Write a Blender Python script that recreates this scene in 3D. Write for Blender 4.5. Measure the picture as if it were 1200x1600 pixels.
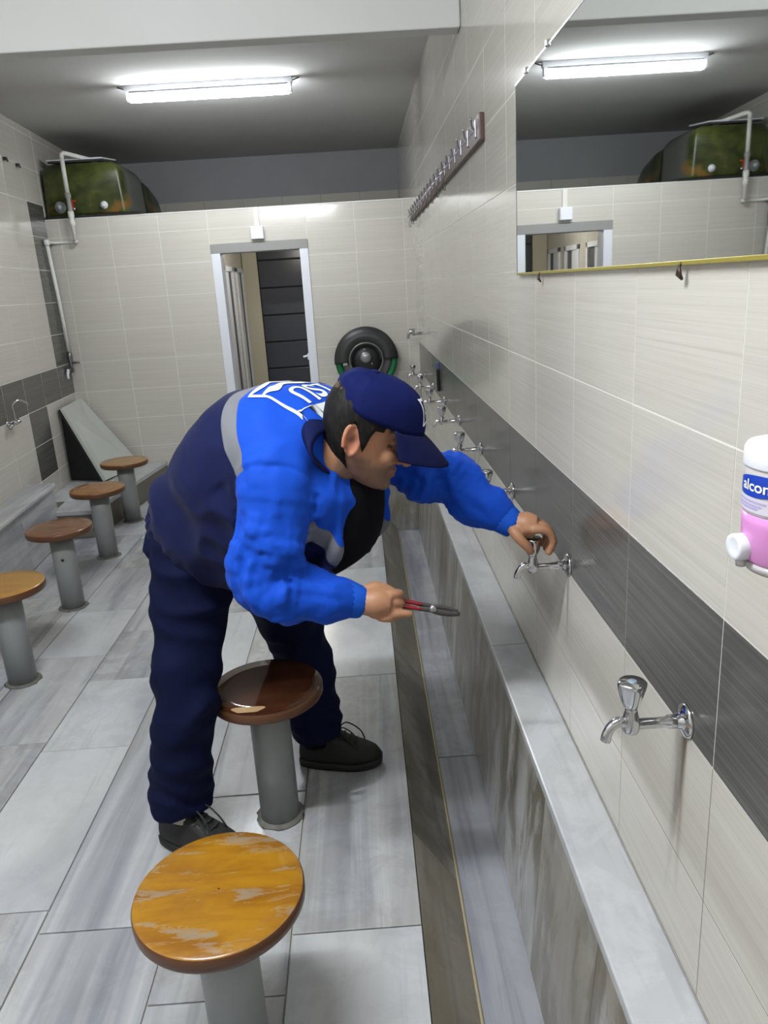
import bpy, bmesh, math, random
import numpy as np
from mathutils import Vector, Matrix, noise, kdtree

random.seed(7)
SC = bpy.context.scene
COL = SC.collection
for o in list(bpy.data.objects):
    bpy.data.objects.remove(o)

# ------------------------------------------------------------------ camera
cam_d = bpy.data.cameras.new('camera')
cam_d.sensor_fit = 'VERTICAL'
cam_d.sensor_height = 24.0
cam_d.lens = 24.0 * 1195.38 / 1600.0
cam_d.clip_start = 0.02
cam = bpy.data.objects.new('camera', cam_d)
COL.objects.link(cam)
_R = ((0.99763116, -0.03405053, -0.05977142),
      (-0.06700225, -0.28418354, -0.95642585),
      (0.01558076, 0.95816506, -0.28579182))
_m = Matrix.Identity(4)
for i in range(3):
    _m[i][0] = _R[0][i]; _m[i][1] = -_R[1][i]; _m[i][2] = -_R[2][i]
_m.translation = Vector((-0.49311, -0.99227, 1.58981))
cam.matrix_world = _m
SC.camera = cam

# ------------------------------------------------------------------ world, exposure, lamp strengths
wd = bpy.data.worlds.new('world'); SC.world = wd
wd.use_nodes = True
wd.node_tree.nodes['Background'].inputs[0].default_value = (0.55, 0.6, 0.7, 1)
wd.node_tree.nodes['Background'].inputs[1].default_value = 0.05
SC.view_settings.view_transform = 'Standard'
SC.view_settings.look = 'None'
SC.view_settings.gamma = 1.0
SC.view_settings.use_curve_mapping = False
SC.view_settings.exposure = 0.08
LAMP_FAR = 106.0      # emission of the tube seen in the photograph
LAMP_NEAR = 260.0     # same kind of tube on the ceiling above the camera
LAMP_CORRIDOR = 26.0
CEIL = 2.90
YF = 5.69            # face of the tiled partition at the far end

# ------------------------------------------------------------------ materials
MATS = {}
def mat(name, color=(0.5, 0.5, 0.5), rough=0.5, metal=0.0, emit=None, estr=0.0, trans=0.0, coat=0.0, spec=0.5, ior=1.45):
    if name in MATS: return MATS[name]
    m = bpy.data.materials.new(name); m.use_nodes = True
    b = m.node_tree.nodes['Principled BSDF']
    b.inputs['Base Color'].default_value = (*color, 1)
    b.inputs['Roughness'].default_value = rough
    b.inputs['Metallic'].default_value = metal
    b.inputs['IOR'].default_value = ior
    b.inputs['Specular IOR Level'].default_value = spec
    b.inputs['Transmission Weight'].default_value = trans
    b.inputs['Coat Weight'].default_value = coat
    if emit:
        b.inputs['Emission Color'].default_value = (*emit, 1)
        b.inputs['Emission Strength'].default_value = estr
    MATS[name] = m
    return m

class NT:
    """small helper around a node tree"""
    def __init__(s, m):
        s.t = m.node_tree; s.b = s.t.nodes['Principled BSDF']
    def n(s, typ, **kw):
        nd = s.t.nodes.new(typ)
        for k, v in kw.items(): setattr(nd, k, v)
        return nd
    def l(s, a, b): s.t.links.new(a, b)
    def coords(s, scale=(1, 1, 1), rnd=0.0, rot=(0, 0, 0)):
        tc = s.n('ShaderNodeTexCoord'); mp = s.n('ShaderNodeMapping')
        mp.inputs['Scale'].default_value = scale
        mp.inputs['Rotation'].default_value = rot
        src = tc.outputs['Object']
        if rnd:
            oi = s.n('ShaderNodeObjectInfo'); mu = s.n('ShaderNodeMath', operation='MULTIPLY')
            s.l(oi.outputs['Random'], mu.inputs[0]); mu.inputs[1].default_value = rnd
            ad = s.n('ShaderNodeVectorMath', operation='ADD')
            s.l(src, ad.inputs[0]); s.l(mu.outputs[0], ad.inputs[1]); src = ad.outputs[0]
        s.l(src, mp.inputs['Vector'])
        return mp.outputs[0]
    def noise(s, vec, scale=5, detail=4, rough=0.5, dist=0.0):
        nd = s.n('ShaderNodeTexNoise')
        nd.inputs['Scale'].default_value = scale; nd.inputs['Detail'].default_value = detail
        nd.inputs['Roughness'].default_value = rough; nd.inputs['Distortion'].default_value = dist
        s.l(vec, nd.inputs['Vector']); return nd.outputs['Fac']
    def ramp(s, fac, stops):
        r = s.n('ShaderNodeValToRGB')
        e = r.color_ramp.elements
        while len(e) > 1: e.remove(e[-1])
        e[0].position = stops[0][0]; e[0].color = (*stops[0][1], 1)
        for p, c in stops[1:]:
            x = e.new(p); x.color = (*c, 1)
        s.l(fac, r.inputs['Fac']); return r.outputs['Color']
    def mix(s, fac, a, b, blend='MIX'):
        m = s.n('ShaderNodeMix', data_type='RGBA', blend_type=blend)
        if isinstance(fac, (int, float)): m.inputs[0].default_value = fac
        else: s.l(fac, m.inputs[0])
        for i, v in ((6, a), (7, b)):
            if isinstance(v, tuple): m.inputs[i].default_value = (*v, 1)
            else: s.l(v, m.inputs[i])
        return m.outputs[2]
    def math(s, op, a, b=0.0):
        m = s.n('ShaderNodeMath', operation=op)
        for i, v in ((0, a), (1, b)):
            if isinstance(v, (int, float)): m.inputs[i].default_value = v
            else: s.l(v, m.inputs[i])
        return m.outputs[0]
    def bump(s, h, strength=0.2, dist=0.002):
        b = s.n('ShaderNodeBump'); b.inputs['Strength'].default_value = strength
        b.inputs['Distance'].default_value = dist
        s.l(h, b.inputs['Height']); s.l(b.outputs[0], s.b.inputs['Normal'])
    def color(s, c): s.l(c, s.b.inputs['Base Color'])
    def dot(s, vec, d, off=0.0):
        v = s.n('ShaderNodeVectorMath', operation='DOT_PRODUCT')
        s.l(vec, v.inputs[0]); v.inputs[1].default_value = d
        return s.math('ADD', v.outputs['Value'], off)
    def step(s, v, edge, w=0.002):
        mr = s.n('ShaderNodeMapRange'); mr.interpolation_type = 'SMOOTHSTEP'
        mr.inputs['From Min'].default_value = edge - w; mr.inputs['From Max'].default_value = edge + w
        s.l(v, mr.inputs['Value']); return mr.outputs['Result']

def tile_mat(name, stops, rough=0.16, axis='y'):
    """glazed tile with fine streaks along its length (local X of the tile is its length)"""
    m = mat(name, stops[0][1], rough); t = NT(m)
    v = t.coords((1.6, 330, 1), rnd=37.0)
    f = t.noise(v, 1.0, 3, 0.6)
    v2 = t.coords((1.3, 95, 1), rnd=91.0)
    f2 = t.noise(v2, 1.0, 3, 0.6)
    mixf = t.math('ADD', t.math('MULTIPLY', f, 0.55), t.math('MULTIPLY', f2, 0.45))
    t.color(t.ramp(mixf, stops))
    t.bump(f, 0.06, 0.0008)
    return m
CREAM = tile_mat('cream_streaked_tile', [(0.34, (0.505, 0.478, 0.425)), (0.5, (0.548, 0.522, 0.470)), (0.66, (0.588, 0.562, 0.512))], 0.10)
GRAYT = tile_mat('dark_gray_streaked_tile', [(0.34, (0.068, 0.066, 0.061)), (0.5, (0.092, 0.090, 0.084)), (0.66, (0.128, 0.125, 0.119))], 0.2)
GROUT = mat('pale_grout', (0.70, 0.68, 0.64), 0.7)
FGROUT = mat('floor_grout', (0.50, 0.475, 0.41), 0.8)

def marble(name, base=(0.45, 0.457, 0.472), dark=(0.235, 0.245, 0.275), warm=(0.43, 0.415, 0.365), rough=0.24, vein=(9, 0.55, 9), rot=0.12, wamt=0.4, dirt=0.0):
    m = mat(name, base, rough); t = NT(m)
    v = t.coords(vein, rnd=53.0, rot=(0, 0, rot))
    f = t.noise(v, 1.0, 5, 0.55, 0.6)
    c = t.ramp(f, [(0.30, dark), (0.43, tuple(0.5 * (a + b) for a, b in zip(dark, base))), (0.54, base), (0.75, tuple(min(1, x * 1.12) for x in base))])
    v2 = t.coords((2.2, 1.0, 2.2), rnd=17.0)
    f2 = t.noise(v2, 1.3, 3, 0.5)
    c = t.mix(t.math('MULTIPLY', t.step(f2, 0.56, 0.12), wamt), c, warm)
    v3 = t.coords((26, 1.6, 26), rnd=29.0, rot=(0, 0, rot))
    f3 = t.noise(v3, 1.0, 3, 0.6, 0.3)
    c = t.mix(t.math('MULTIPLY', t.step(f3, 0.62, 0.06), 0.35), c, dark)
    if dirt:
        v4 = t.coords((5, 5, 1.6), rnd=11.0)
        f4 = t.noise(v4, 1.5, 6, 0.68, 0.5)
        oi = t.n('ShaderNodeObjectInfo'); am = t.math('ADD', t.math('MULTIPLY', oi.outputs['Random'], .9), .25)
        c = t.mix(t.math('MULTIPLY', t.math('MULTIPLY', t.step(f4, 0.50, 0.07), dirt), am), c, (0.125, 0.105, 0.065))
    t.color(c)
    return m
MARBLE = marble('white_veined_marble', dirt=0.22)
MARBLE_B = marble('white_veined_marble_diagonal', rot=0.35, vein=(7, 0.8, 7), dirt=0.2)
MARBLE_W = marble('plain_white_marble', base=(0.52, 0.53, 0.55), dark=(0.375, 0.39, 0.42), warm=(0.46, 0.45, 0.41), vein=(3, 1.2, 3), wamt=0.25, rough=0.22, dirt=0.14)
MARBLE_D = marble('stained_gray_marble', base=(0.44, 0.435, 0.43), dark=(0.20, 0.197, 0.19), warm=(0.26, 0.23, 0.17), vein=(5, 9, 1.0), wamt=0.65, rough=0.28, dirt=0.8)
MARBLE_A = marble('stained_brown_marble', base=(0.33, 0.31, 0.275), dark=(0.15, 0.135, 0.105), warm=(0.25, 0.21, 0.135), vein=(5, 0.9, 5), rot=0.5, wamt=0.6, rough=0.35, dirt=0.5)
MARBLE_C = marble('gray_blue_marble', base=(0.36, 0.37, 0.405), dark=(0.19, 0.20, 0.24), warm=(0.48, 0.47, 0.44), vein=(12, 0.5, 12), wamt=0.35, rough=0.25, dirt=0.2)

def paint_mat(name, color, dirtc, rough=0.7, sc=1.2):
    m = mat(name, color, rough, spec=.5 if rough < .65 else .0); t = NT(m)
    v = t.coords((sc, sc, sc)); f = t.noise(v, 1.0, 4, 0.55)
    t.color(t.mix(t.math('MULTIPLY', t.step(f, 0.55, 0.2), 0.6), color, dirtc))
    return m
CEILM = paint_mat('gray_white_ceiling_paint', (0.52, 0.52, 0.51), (0.44, 0.435, 0.42))
BEAMM = paint_mat('white_beam_paint', (0.60, 0.60, 0.59), (0.55, 0.55, 0.535))
BACKP = paint_mat('gray_wall_paint', (0.34, 0.345, 0.36), (0.27, 0.275, 0.29))
CHROME = mat('chrome', (0.62, 0.62, 0.64), 0.14, 1.0)
STEEL = mat('brushed_steel', (0.45, 0.45, 0.46), 0.35, 1.0)
WHITEP = mat('white_plastic', (0.74, 0.75, 0.80), 0.32)
PVC = mat('white_pvc', (0.68, 0.68, 0.64), 0.4)
BLACKP = mat('black_plastic', (0.012, 0.012, 0.013), 0.35)
DKGRAY = mat('dark_gray_plastic', (0.05, 0.05, 0.052), 0.45)
FRAMEW = mat('white_door_frame', (0.72, 0.74, 0.80), 0.35)
FRAMEG = mat('gray_lintel', (0.27, 0.27, 0.26), 0.5)

# ------------------------------------------------------------------ object helpers
def link(o, parent=None):
    COL.objects.link(o)
    if parent is not None: o.parent = parent
    return o
def tag(o, label=None, cat=None, group=None, kind=None):
    if label: o['label'] = label
    if cat: o['category'] = cat
    if group: o['group'] = group
    if kind: o['kind'] = kind
    return o
def empty(name, loc=(0, 0, 0), rz=0.0, **kw):
    o = bpy.data.objects.new(name, None); COL.objects.link(o)
    o.empty_display_size = 0.05
    o.location = loc; o.rotation_euler = (0, 0, rz)
    return tag(o, **kw)
def obj(name, me, parent=None, loc=(0, 0, 0), rot=(0, 0, 0), **kw):
    o = bpy.data.objects.new(name, me); link(o, parent)
    o.location = loc; o.rotation_euler = rot
    return tag(o, **kw)

class MB:
    """collects geometry, then makes one mesh"""
    def __init__(s): s.v = []; s.f = []; s.m = []; s.sm = []
    def add(s, verts, faces, mi=0, smooth=True):
        b = len(s.v); s.v += [tuple(map(float, q)) for q in verts]
        for f in faces:
            s.f.append(tuple(i + b for i in f)); s.m.append(mi); s.sm.append(smooth)
        return s
    def box(s, lo, hi, mi=0, ch=0.0, mtx=None):
        (x0, y0, z0), (x1, y1, z1) = lo, hi
        if ch <= 0:
            v = [(x0, y0, z0), (x1, y0, z0), (x1, y1, z0), (x0, y1, z0), (x0, y0, z1), (x1, y0, z1), (x1, y1, z1), (x0, y1, z1)]
            f = [(0, 3, 2, 1), (4, 5, 6, 7), (0, 1, 5, 4), (1, 2, 6, 5), (2, 3, 7, 6), (3, 0, 4, 7)]
        else:
            bm = bmesh.new(); bmesh.ops.create_cube(bm, size=1)
            for q in bm.verts:
                q.co = Vector(((x0 + x1) / 2 + q.co.x * (x1 - x0), (y0 + y1) / 2 + q.co.y * (y1 - y0), (z0 + z1) / 2 + q.co.z * (z1 - z0)))
            bmesh.ops.bevel(bm, geom=list(bm.edges), offset=ch, segments=2, affect='EDGES', profile=0.5)
            bm.verts.index_update()
            v = [tuple(q.co) for q in bm.verts]; f = [tuple(q.index for q in p.verts) for p in bm.faces]
            bm.free()
        if mtx is not None: v = [tuple(mtx @ Vector(q)) for q in v]
        return s.add(v, f, mi, False)
    def rings(s, rings, mi=0, cap=True, closed=True, smooth=True):
        """rings: list of equally long point loops"""
        n = len(rings[0]); v = [q for r in rings for q in r]; f = []
        for i in range(len(rings) - 1):
            for j in range(n if closed else n - 1):
                k = (j + 1) % n
                f.append((i * n + j, i * n + k, (i + 1) * n + k, (i + 1) * n + j))
        if cap and closed:
            f.append(tuple(range(n - 1, -1, -1))); f.append(tuple((len(rings) - 1) * n + j for j in range(n)))
        return s.add(v, f, mi, smooth)
    def lathe(s, prof, seg=24, mi=0, mtx=None, smooth=True, cap=True):
        rings = []
        for r, z in prof:
            ring = [(r * math.cos(2 * math.pi * j / seg), r * math.sin(2 * math.pi * j / seg), z) for j in range(seg)]
            if mtx is not None: ring = [tuple(mtx @ Vector(q)) for q in ring]
            rings.append(ring)
        return s.rings(rings, mi, cap, True, smooth)
    def tube(s, pts, rad, seg=12, mi=0, sub=0):
        R, _ = tube_rings(pts, rad, seg, sub)
        return s.rings(R, mi)
    def ell(s, c, r, seg=14, mi=0, axes=None):
        A = axes or (Vector((1, 0, 0)), Vector((0, 1, 0)), Vector((0, 0, 1)))
        rr = (r, r, r) if isinstance(r, (int, float)) else r
        rings = []
        for i in range(seg // 2 + 1):
            th = math.pi * min(max(i / (seg // 2), 0.02), 0.98)
            rings.append([tuple(Vector(c) + A[0] * rr[0] * math.sin(th) * math.cos(2 * math.pi * j / seg) + A[1] * rr[1] * math.sin(th) * math.sin(2 * math.pi * j / seg) + A[2] * rr[2] * -math.cos(th)) for j in range(seg)])
        return s.rings(rings, mi)
    def mesh(s, name, mats):
        me = bpy.data.meshes.new(name)
        me.from_pydata(s.v, [], s.f)
        for m in (mats if isinstance(mats, (list, tuple)) else [mats]): me.materials.append(m)
        me.polygons.foreach_set('material_index', s.m)
        me.polygons.foreach_set('use_smooth', s.sm)
        me.update()
        return me
    def build(s, name, mats, parent=None, loc=(0, 0, 0), rot=(0, 0, 0), **kw):
        return obj(name, s.mesh(name, mats), parent, loc, rot, **kw)

def catmull(P, sub):
    """interpolate rows of P (n,k) with a Catmull-Rom spline, sub extra steps per span"""
    P = np.asarray(P, float)
    if sub <= 0: return P
    E = np.vstack([2 * P[0] - P[1], P, 2 * P[-1] - P[-2]]); out = []
    for i in range(len(P) - 1):
        a, b, c, d = E[i:i + 4]
        for k in range(sub + 1):
            t = k / (sub + 1)
            out.append(0.5 * (2 * b + (c - a) * t + (2 * a - 5 * b + 4 * c - d) * t * t + (3 * b - a - 3 * c + d) * t ** 3))
    out.append(P[-1]); return np.array(out)

def tube_rings(pts, rad, seg=12, sub=0, flat=None, up=None):
    rad = [rad] * len(pts) if isinstance(rad, (int, float)) else list(rad)
    A = catmull(np.hstack([np.asarray(pts, float), np.asarray(rad, float)[:, None]]), sub)
    P = A[:, :3]; r = np.maximum(A[:, 3], 1e-4)
    T = np.gradient(P, axis=0); T /= np.linalg.norm(T, axis=1)[:, None] + 1e-12
    u = np.array(up, float) if up is not None else (np.array([0, 0, 1.0]) if abs(T[0][2]) < 0.9 else np.array([1.0, 0, 0]))
    R = []
    for i in range(len(P)):
        u = u - T[i] * np.dot(u, T[i]); u /= np.linalg.norm(u)
        w = np.cross(T[i], u)
        ring = [tuple(P[i] + r[i] * ((flat[0] if flat else 1) * math.cos(a) * u + (flat[1] if flat else 1) * math.sin(a) * w)) for a in np.linspace(0, 2 * math.pi, seg, endpoint=False)]
        R.append(ring)
    return R, P

# ------------------------------------------------------------------ setting: walls with their tiles
_tm = {}
def tile_mesh(w, h, m, th=0.008, ch=0.0006):
    k = (round(w, 4), round(h, 4), m.name, th)
    if k not in _tm:
        b = MB()
        out = [(0, 0, 0), (w, 0, 0), (w, h, 0), (0, h, 0)]
        mid = [(x, y, th - ch) for x, y, _ in out]
        top = [(ch, ch, th), (w - ch, ch, th), (w - ch, h - ch, th), (ch, h - ch, th)]
        b.rings([out, mid, top], 0, False, True, False)
        b.add(top, [(0, 1, 2, 3)], 0, False)
        _tm[k] = b.mesh('tile', m)
    return _tm[k]
def put_tile(parent, name, o, u, v, w, h, m, th=0.008, wob=0.0005):
    n = Vector(u).cross(Vector(v)).normalized()
    M = Matrix.Identity(4)
    for i in range(3): M[i][0] = u[i]; M[i][1] = v[i]; M[i][2] = n[i]
    M.translation = Vector(o)
    W = Matrix.Rotation(random.uniform(-wob, wob), 4, 'X') @ Matrix.Rotation(random.uniform(-wob, wob), 4, 'Y')
    t = bpy.data.objects.new(name, tile_mesh(w, h, m, th)); link(t, parent)
    t.matrix_local = M @ W
    return t
G = 0.0026   # joint width

def struct(name, mb, m, **kw): return mb.build(name, m, kind='structure', **kw)

# right wall: x = 0 is the glazed face
wr = struct('wall_right', MB().box((0.0009, -3.2, -0.3), (0.16, 7.6, CEIL + 0.02)), GROUT)
MB().box((0.00055, -3.1, .40), (0.0066, 7.4, .849)).build('lower_joint', mat('brownish_grout', (.20, .175, .13), .8), wr)
k0 = -2
for k in range(-2, 19):
    y0 = 0.4 * k
    for j in range(-3, 8):
        z0 = 1.10 + 0.25 * j; z1 = min(z0 + 0.25, CEIL)
        if y0 > 5.6 and z1 < 2.2: continue
        z0 = max(z0, 0.402)
        y1 = min(y0 + 0.4, 7.5)
        if z1 - z0 < 0.02 or y1 - y0 < 0.02: continue
        put_tile(wr, 'wall_tile', (0.008, y1 - G / 2, z0 + G / 2), (0, -1, 0), (0, 0, 1), y1 - y0 - G, z1 - z0 - G, GRAYT if j == -1 else CREAM)

G = 0.0046
# left wall, running a few degrees off square
def xl(y): return -2.97 + 0.07 * (5.69 - y)
dl = Vector((-0.07, 1, 0)).normalized()
mb = MB()
ya, yb = -3.2, 7.6
mb.rings([[(xl(y) - 0.0009, y, 0 - .3), (xl(y) - 0.0009, y, CEIL + .02), (xl(y) - 0.16, y, CEIL + .02), (xl(y) - 0.16, y, -.3)] for y in (ya, yb)], 0, True, True, False)
wl = struct('wall_left', mb, GROUT)
cl = 5.69
edges = [5.69, 5.32] + [5.32 - 0.3995 * i for i in range(1, 13)]
for i in range(len(edges) - 1):
    y1, y0 = edges[i], edges[i + 1]
    for j in range(-4, 8):
        z0 = max(1.10 + 0.25 * j, 0.0); z1 = min(1.10 + 0.25 * (j + 1), CEIL)
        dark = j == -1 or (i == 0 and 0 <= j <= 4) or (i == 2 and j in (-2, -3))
        if z1 <= 0.405 and y0 < 4.2: continue
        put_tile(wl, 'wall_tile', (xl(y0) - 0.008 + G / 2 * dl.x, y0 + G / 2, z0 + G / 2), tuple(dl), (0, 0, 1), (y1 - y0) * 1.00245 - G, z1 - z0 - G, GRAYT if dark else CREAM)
for y0 in (5.70, 6.1, 6.5, 6.9, 7.2):
    for j in range(4, 8):
        z0 = max(1.10 + 0.25 * j, 2.2); z1 = min(1.10 + 0.25 * (j + 1), CEIL)
        w = 0.4 if y0 < 7 else 0.28
        if y0 > 6.85 and y0 < 7: w = 0.3
        put_tile(wl, 'wall_tile', (xl(y0) - 0.008, y0, z0 + G / 2), tuple(dl), (0, 0, 1), w - G, z1 - z0 - G, CREAM)

# far partition with the doorway; its top ends below the ceiling
DX0, DX1, DZ, PT = -1.672, -0.874, 1.98, 2.245
mb = MB()
mb.box((-3.05, YF + 0.0009, -0.3), (DX0, YF + 0.15, PT - 0.004)).box((DX1, YF + 0.0009, -0.3), (0.0, YF + 0.15, PT - 0.004)).box((DX0, YF + 0.0009, DZ), (DX1, YF + 0.15, PT - 0.004))
wf = struct('wall_far', mb, GROUT)
xe = [-0.0] + [-0.08 - 0.3985 * k for k in range(0, 8)] + [-2.97]
for a in range(len(xe) - 1):
    x1, x0 = xe[a], xe[a + 1]
    for j in range(-5, 5):
        z0 = max(1.10 + 0.25 * j, 0.0); z1 = min(1.10 + 0.25 * (j + 1), PT)
        if z1 - z0 < 0.02: continue
        if x0 > DX0 - 0.05 and x1 < DX1 + 0.05:
            if z1 < DZ + .02: continue
            z0 = max(z0, DZ)
        put_tile(wf, 'wall_tile', (x0 + G / 2, YF + 0.008, z0 + G / 2), (1, 0, 0), (0, 0, 1), x1 - x0 - G, z1 - z0 - G, CREAM)
MB().box((-2.97, YF - 0.004, PT - 0.012), (0, YF + 0.15, PT), 0, 0.002).build('top_trim', mat('white_tile_trim', (0.66, 0.65, 0.62), 0.3), wf)

# upper back wall behind the partition, painted, one course of tile at its foot
wb = struct('wall_back', MB().box((-3.2, 7.5, 2.16), (0.1, 7.62, CEIL + .02)), BACKP)
for k in range(8):
    x1 = -0.4 * k; x0 = max(x1 - 0.4, -3.08)
    put_tile(wb, 'wall_tile', (x0, 7.502, 2.25), (1, 0, 0), (0, 0, 1), x1 - x0 - G, 0.255, mat('dull_cream_course', (.47, .45, .40), .55))
ce = struct('ceiling', MB().box((-3.25, -3.3, CEIL), (0.16, 7.62, CEIL + 0.1)), CEILM)
struct('trim_1', MB().box((-2.9, 2.55, 2.572), (-0.001, 2.65, CEIL - 0.001), 0, 0.006), BEAMM)
struct('wall_front', MB().box((-3.2, -3.32, -0.3), (0.16, -3.2, CEIL + .02)), mat('cream_wall_paint', (0.6, 0.58, 0.53), 0.5))

# ------------------------------------------------------------------ floor of marble slabs, sunken gutter on the right
fl = struct('floor', MB().box((-3.2, -3.2, -0.3), (-0.437, YF + 3.2, -0.008)).box((-0.437, 4.62, -0.3), (0.0, YF + 3.2, -0.008)).box((-0.437, -3.2, -0.34), (0.0, 4.62, -0.215)), FGROUT)
def prism(poly, z0, z1, m, name, parent, ch=0.0015):
    c = [sum(p[i] for p in poly) / len(poly) for i in (0, 1)]
    ins = []
    for p in poly:
        d = Vector((c[0] - p[0], c[1] - p[1])); d.normalize(); ins.append((p[0] + d.x * ch * 1.4, p[1] + d.y * ch * 1.4))
    b = MB(); ox, oy = c
    lo = [(p[0] - ox, p[1] - oy, z0 - z1) for p in poly]; mi = [(p[0] - ox, p[1] - oy, -ch) for p in poly]; hi = [(p[0] - ox, p[1] - oy, 0) for p in ins]
    b.rings([lo, mi, hi], 0, False, True, False); b.add(hi, [tuple(range(len(hi)))], 0, False)
    return b.build(name, m, parent, (ox, oy, z1))
FG = 0.0022
def slab(x0, x1, y0, y1, m, z=0.0, name='floor_slab', th=0.02):
    return prism([(x0 + FG, y0 + FG), (x1 - FG, y0 + FG), (x1 - FG, y1 - FG), (x0 + FG, y1 - FG)], z - th, z + random.uniform(-0.0004, 0.0004), m, name, fl)
cols = [(-0.772, -0.435, [-3.1, -1.9, -0.75, 0.595, 1.93, 3.22, 4.45, YF]),
        (-1.10, -0.772, [-3.1, -1.6, -0.45, 0.42, 1.18, 1.96, 2.75, 3.4, 4.2, 5.0, YF]),
        (-1.45, -1.10, [-3.1, -1.5, -0.3, 0.66, 1.98, 2.7, 3.5, 4.3, 5.1, YF]),
        (-1.782, -1.45, [-3.1, -1.4, -0.1, 0.74, 1.525, 2.055, 2.55, 3.25, 4.0, 4.8, YF]),
        (-2.11, -1.782, [-3.1, -1.3, 0.1, 0.9, 1.585, 2.305, 2.835, 3.5, 4.1, 4.7, 5.2, YF])]
for ci, (x0, x1, ys) in enumerate(cols):
    for a in range(len(ys) - 1):
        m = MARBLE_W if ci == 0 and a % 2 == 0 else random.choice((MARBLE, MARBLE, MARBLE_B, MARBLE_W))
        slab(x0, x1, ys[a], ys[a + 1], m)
def xs(y): return -2.068 - 0.041 * y
for y0, y1 in ((0.6, 1.3), (1.3, 2.1), (2.1, 2.95), (2.95, 3.7), (3.7, 4.18)):
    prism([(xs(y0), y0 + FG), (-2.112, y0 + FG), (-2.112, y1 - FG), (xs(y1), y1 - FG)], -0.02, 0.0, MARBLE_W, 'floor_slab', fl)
def xb(y): return xl(y) + 0.19
for y0, y1 in ((-1.5, 0.3), (0.3, 1.4), (1.4, 2.25), (2.25, 3.1), (3.1, 3.9), (3.9, 4.2)):
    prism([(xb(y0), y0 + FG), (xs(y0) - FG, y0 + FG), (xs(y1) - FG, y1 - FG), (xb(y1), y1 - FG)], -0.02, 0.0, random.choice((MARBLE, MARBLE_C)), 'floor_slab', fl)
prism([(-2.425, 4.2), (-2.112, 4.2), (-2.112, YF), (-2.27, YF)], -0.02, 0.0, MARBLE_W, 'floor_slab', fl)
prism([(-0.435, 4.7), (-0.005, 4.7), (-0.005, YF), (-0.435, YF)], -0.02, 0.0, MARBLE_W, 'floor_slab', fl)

# gutter: sloped apron, flat bottom
GB = -0.20
ysg = [-2.4, -1.2, 0.05, 0.95, 2.2, 3.4, 4.5]
for a in range(len(ysg) - 1):
    y0, y1 = ysg[a] + .0015, ysg[a + 1] - .0015
    b = MB(); c = (y0 + y1) / 2
    b.rings([[(-0.435, y - c, -0.0005), (-0.305, y - c, GB + .004), (-0.305, y - c, GB - .012), (-0.435, y - c, -0.03)] for y in (y0, y1)], 0, True, True, False)
    b.build('apron_slab', MARBLE_A, fl, (0, c, 0))
MB().tube([(-0.304, -2.4, GB + .003), (-0.303, 4.5, GB + .003)], 0.0055, 8).build('grout_bead', mat('yellowed_grout', (0.40, 0.34, 0.22), 0.8), fl)
ysb = [-2.4, -0.9, 0.2, 1.6, 3.0, 4.5]
for a in range(len(ysb) - 1):
    slab(-0.303, -0.135, ysb[a], ysb[a + 1], MARBLE_C, GB, 'gutter_slab', 0.015)

# ledge below the right-hand taps
t2 = struct('trim_2', MB().box((-0.098, -2.4, -0.22), (0.0065, 4.62, 0.378)), FGROUT)
yl = [-2.4, -1.0, 0.02 - .3, 1.34, 2.75, 4.5]
for a in range(len(yl) - 1):
    c = (yl[a] + yl[a + 1]) / 2; h = (yl[a + 1] - yl[a]) / 2 - .001
    MB().box((-0.122, -h, 0.372), (0.0, h, 0.40), 0, 0.004).build('ledge_slab', MARBLE_W, t2, (0, c, 0))
yp = [-2.4, -1.3, -0.35, 0.18, 0.62, 1.14, 1.75, 2.35, 3.0, 3.7, 4.5]
for a in range(len(yp) - 1):
    y0, y1 = yp[a] + .001, yp[a + 1] - .001; c = (y0 + y1) / 2; b = MB()
    b.rings([[(-0.108, y - c, 0.372), (-0.150, y - c, GB), (-0.10, y - c, GB), (-0.09, y - c, 0.372)] for y in (y0, y1)], 0, True, True, False)
    b.build('face_panel', MARBLE_D, t2, (0, c, 0))
t3 = struct('trim_3', MB().box((-0.44, 4.5, -0.21), (-0.0, 4.75, 0.36), 0, 0.004), MARBLE_D)
MB().box((-0.45, 4.49, 0.36), (-0.0, 4.76, 0.40), 0, 0.004).build('cap_slab', MARBLE_W, t3)

# bench-high ledge along the left wall
mb = MB(); mb.rings([[(xl(y), y, 0), (xl(y) + 0.178, y, 0), (xl(y) + 0.155, y, 0.36), (xl(y), y, 0.36)] for y in (-1.5, 4.25)], 0, True, True, False)
t4 = struct('trim_4', mb, FGROUT)
yy = [-1.5, 0.2, 1.3, 2.2, 2.95, 3.6, 4.25]
for a in range(len(yy) - 1):
    y0, y1 = yy[a] + .001, yy[a + 1] - .001; b = MB()
    b.rings([[(xl(y) + 0.178, y, 0), (xl(y) + 0.186, y, 0), (xl(y) + 0.163, y, 0.36), (xl(y) + 0.155, y, 0.36)] for y in (y0, y1)], 0, True, True, False)
    b.build('face_panel', MARBLE_D if a < 3 else MARBLE, t4)
for y0, y1 in ((-1.5, 0.9), (0.9, 2.6), (2.6, 4.25)):
    b = MB()
    b.rings([[(xl(y), y, 0.36), (xl(y) + 0.172, y, 0.36), (xl(y) + 0.186, y, 0.366), (xl(y) + 0.190, y, 0.378), (xl(y) + 0.186, y, 0.39), (xl(y) + 0.174, y, 0.398), (xl(y), y, 0.398)] for y in (y0 + .001, y1 - .001)], 0, True, True, False)
    b.build('ledge_slab', MARBLE, t4)
t5 = struct('trim_5', MB().box((-2.8, 4.24, 0.0), (-2.45, 4.3, 0.001)), FGROUT)
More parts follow.
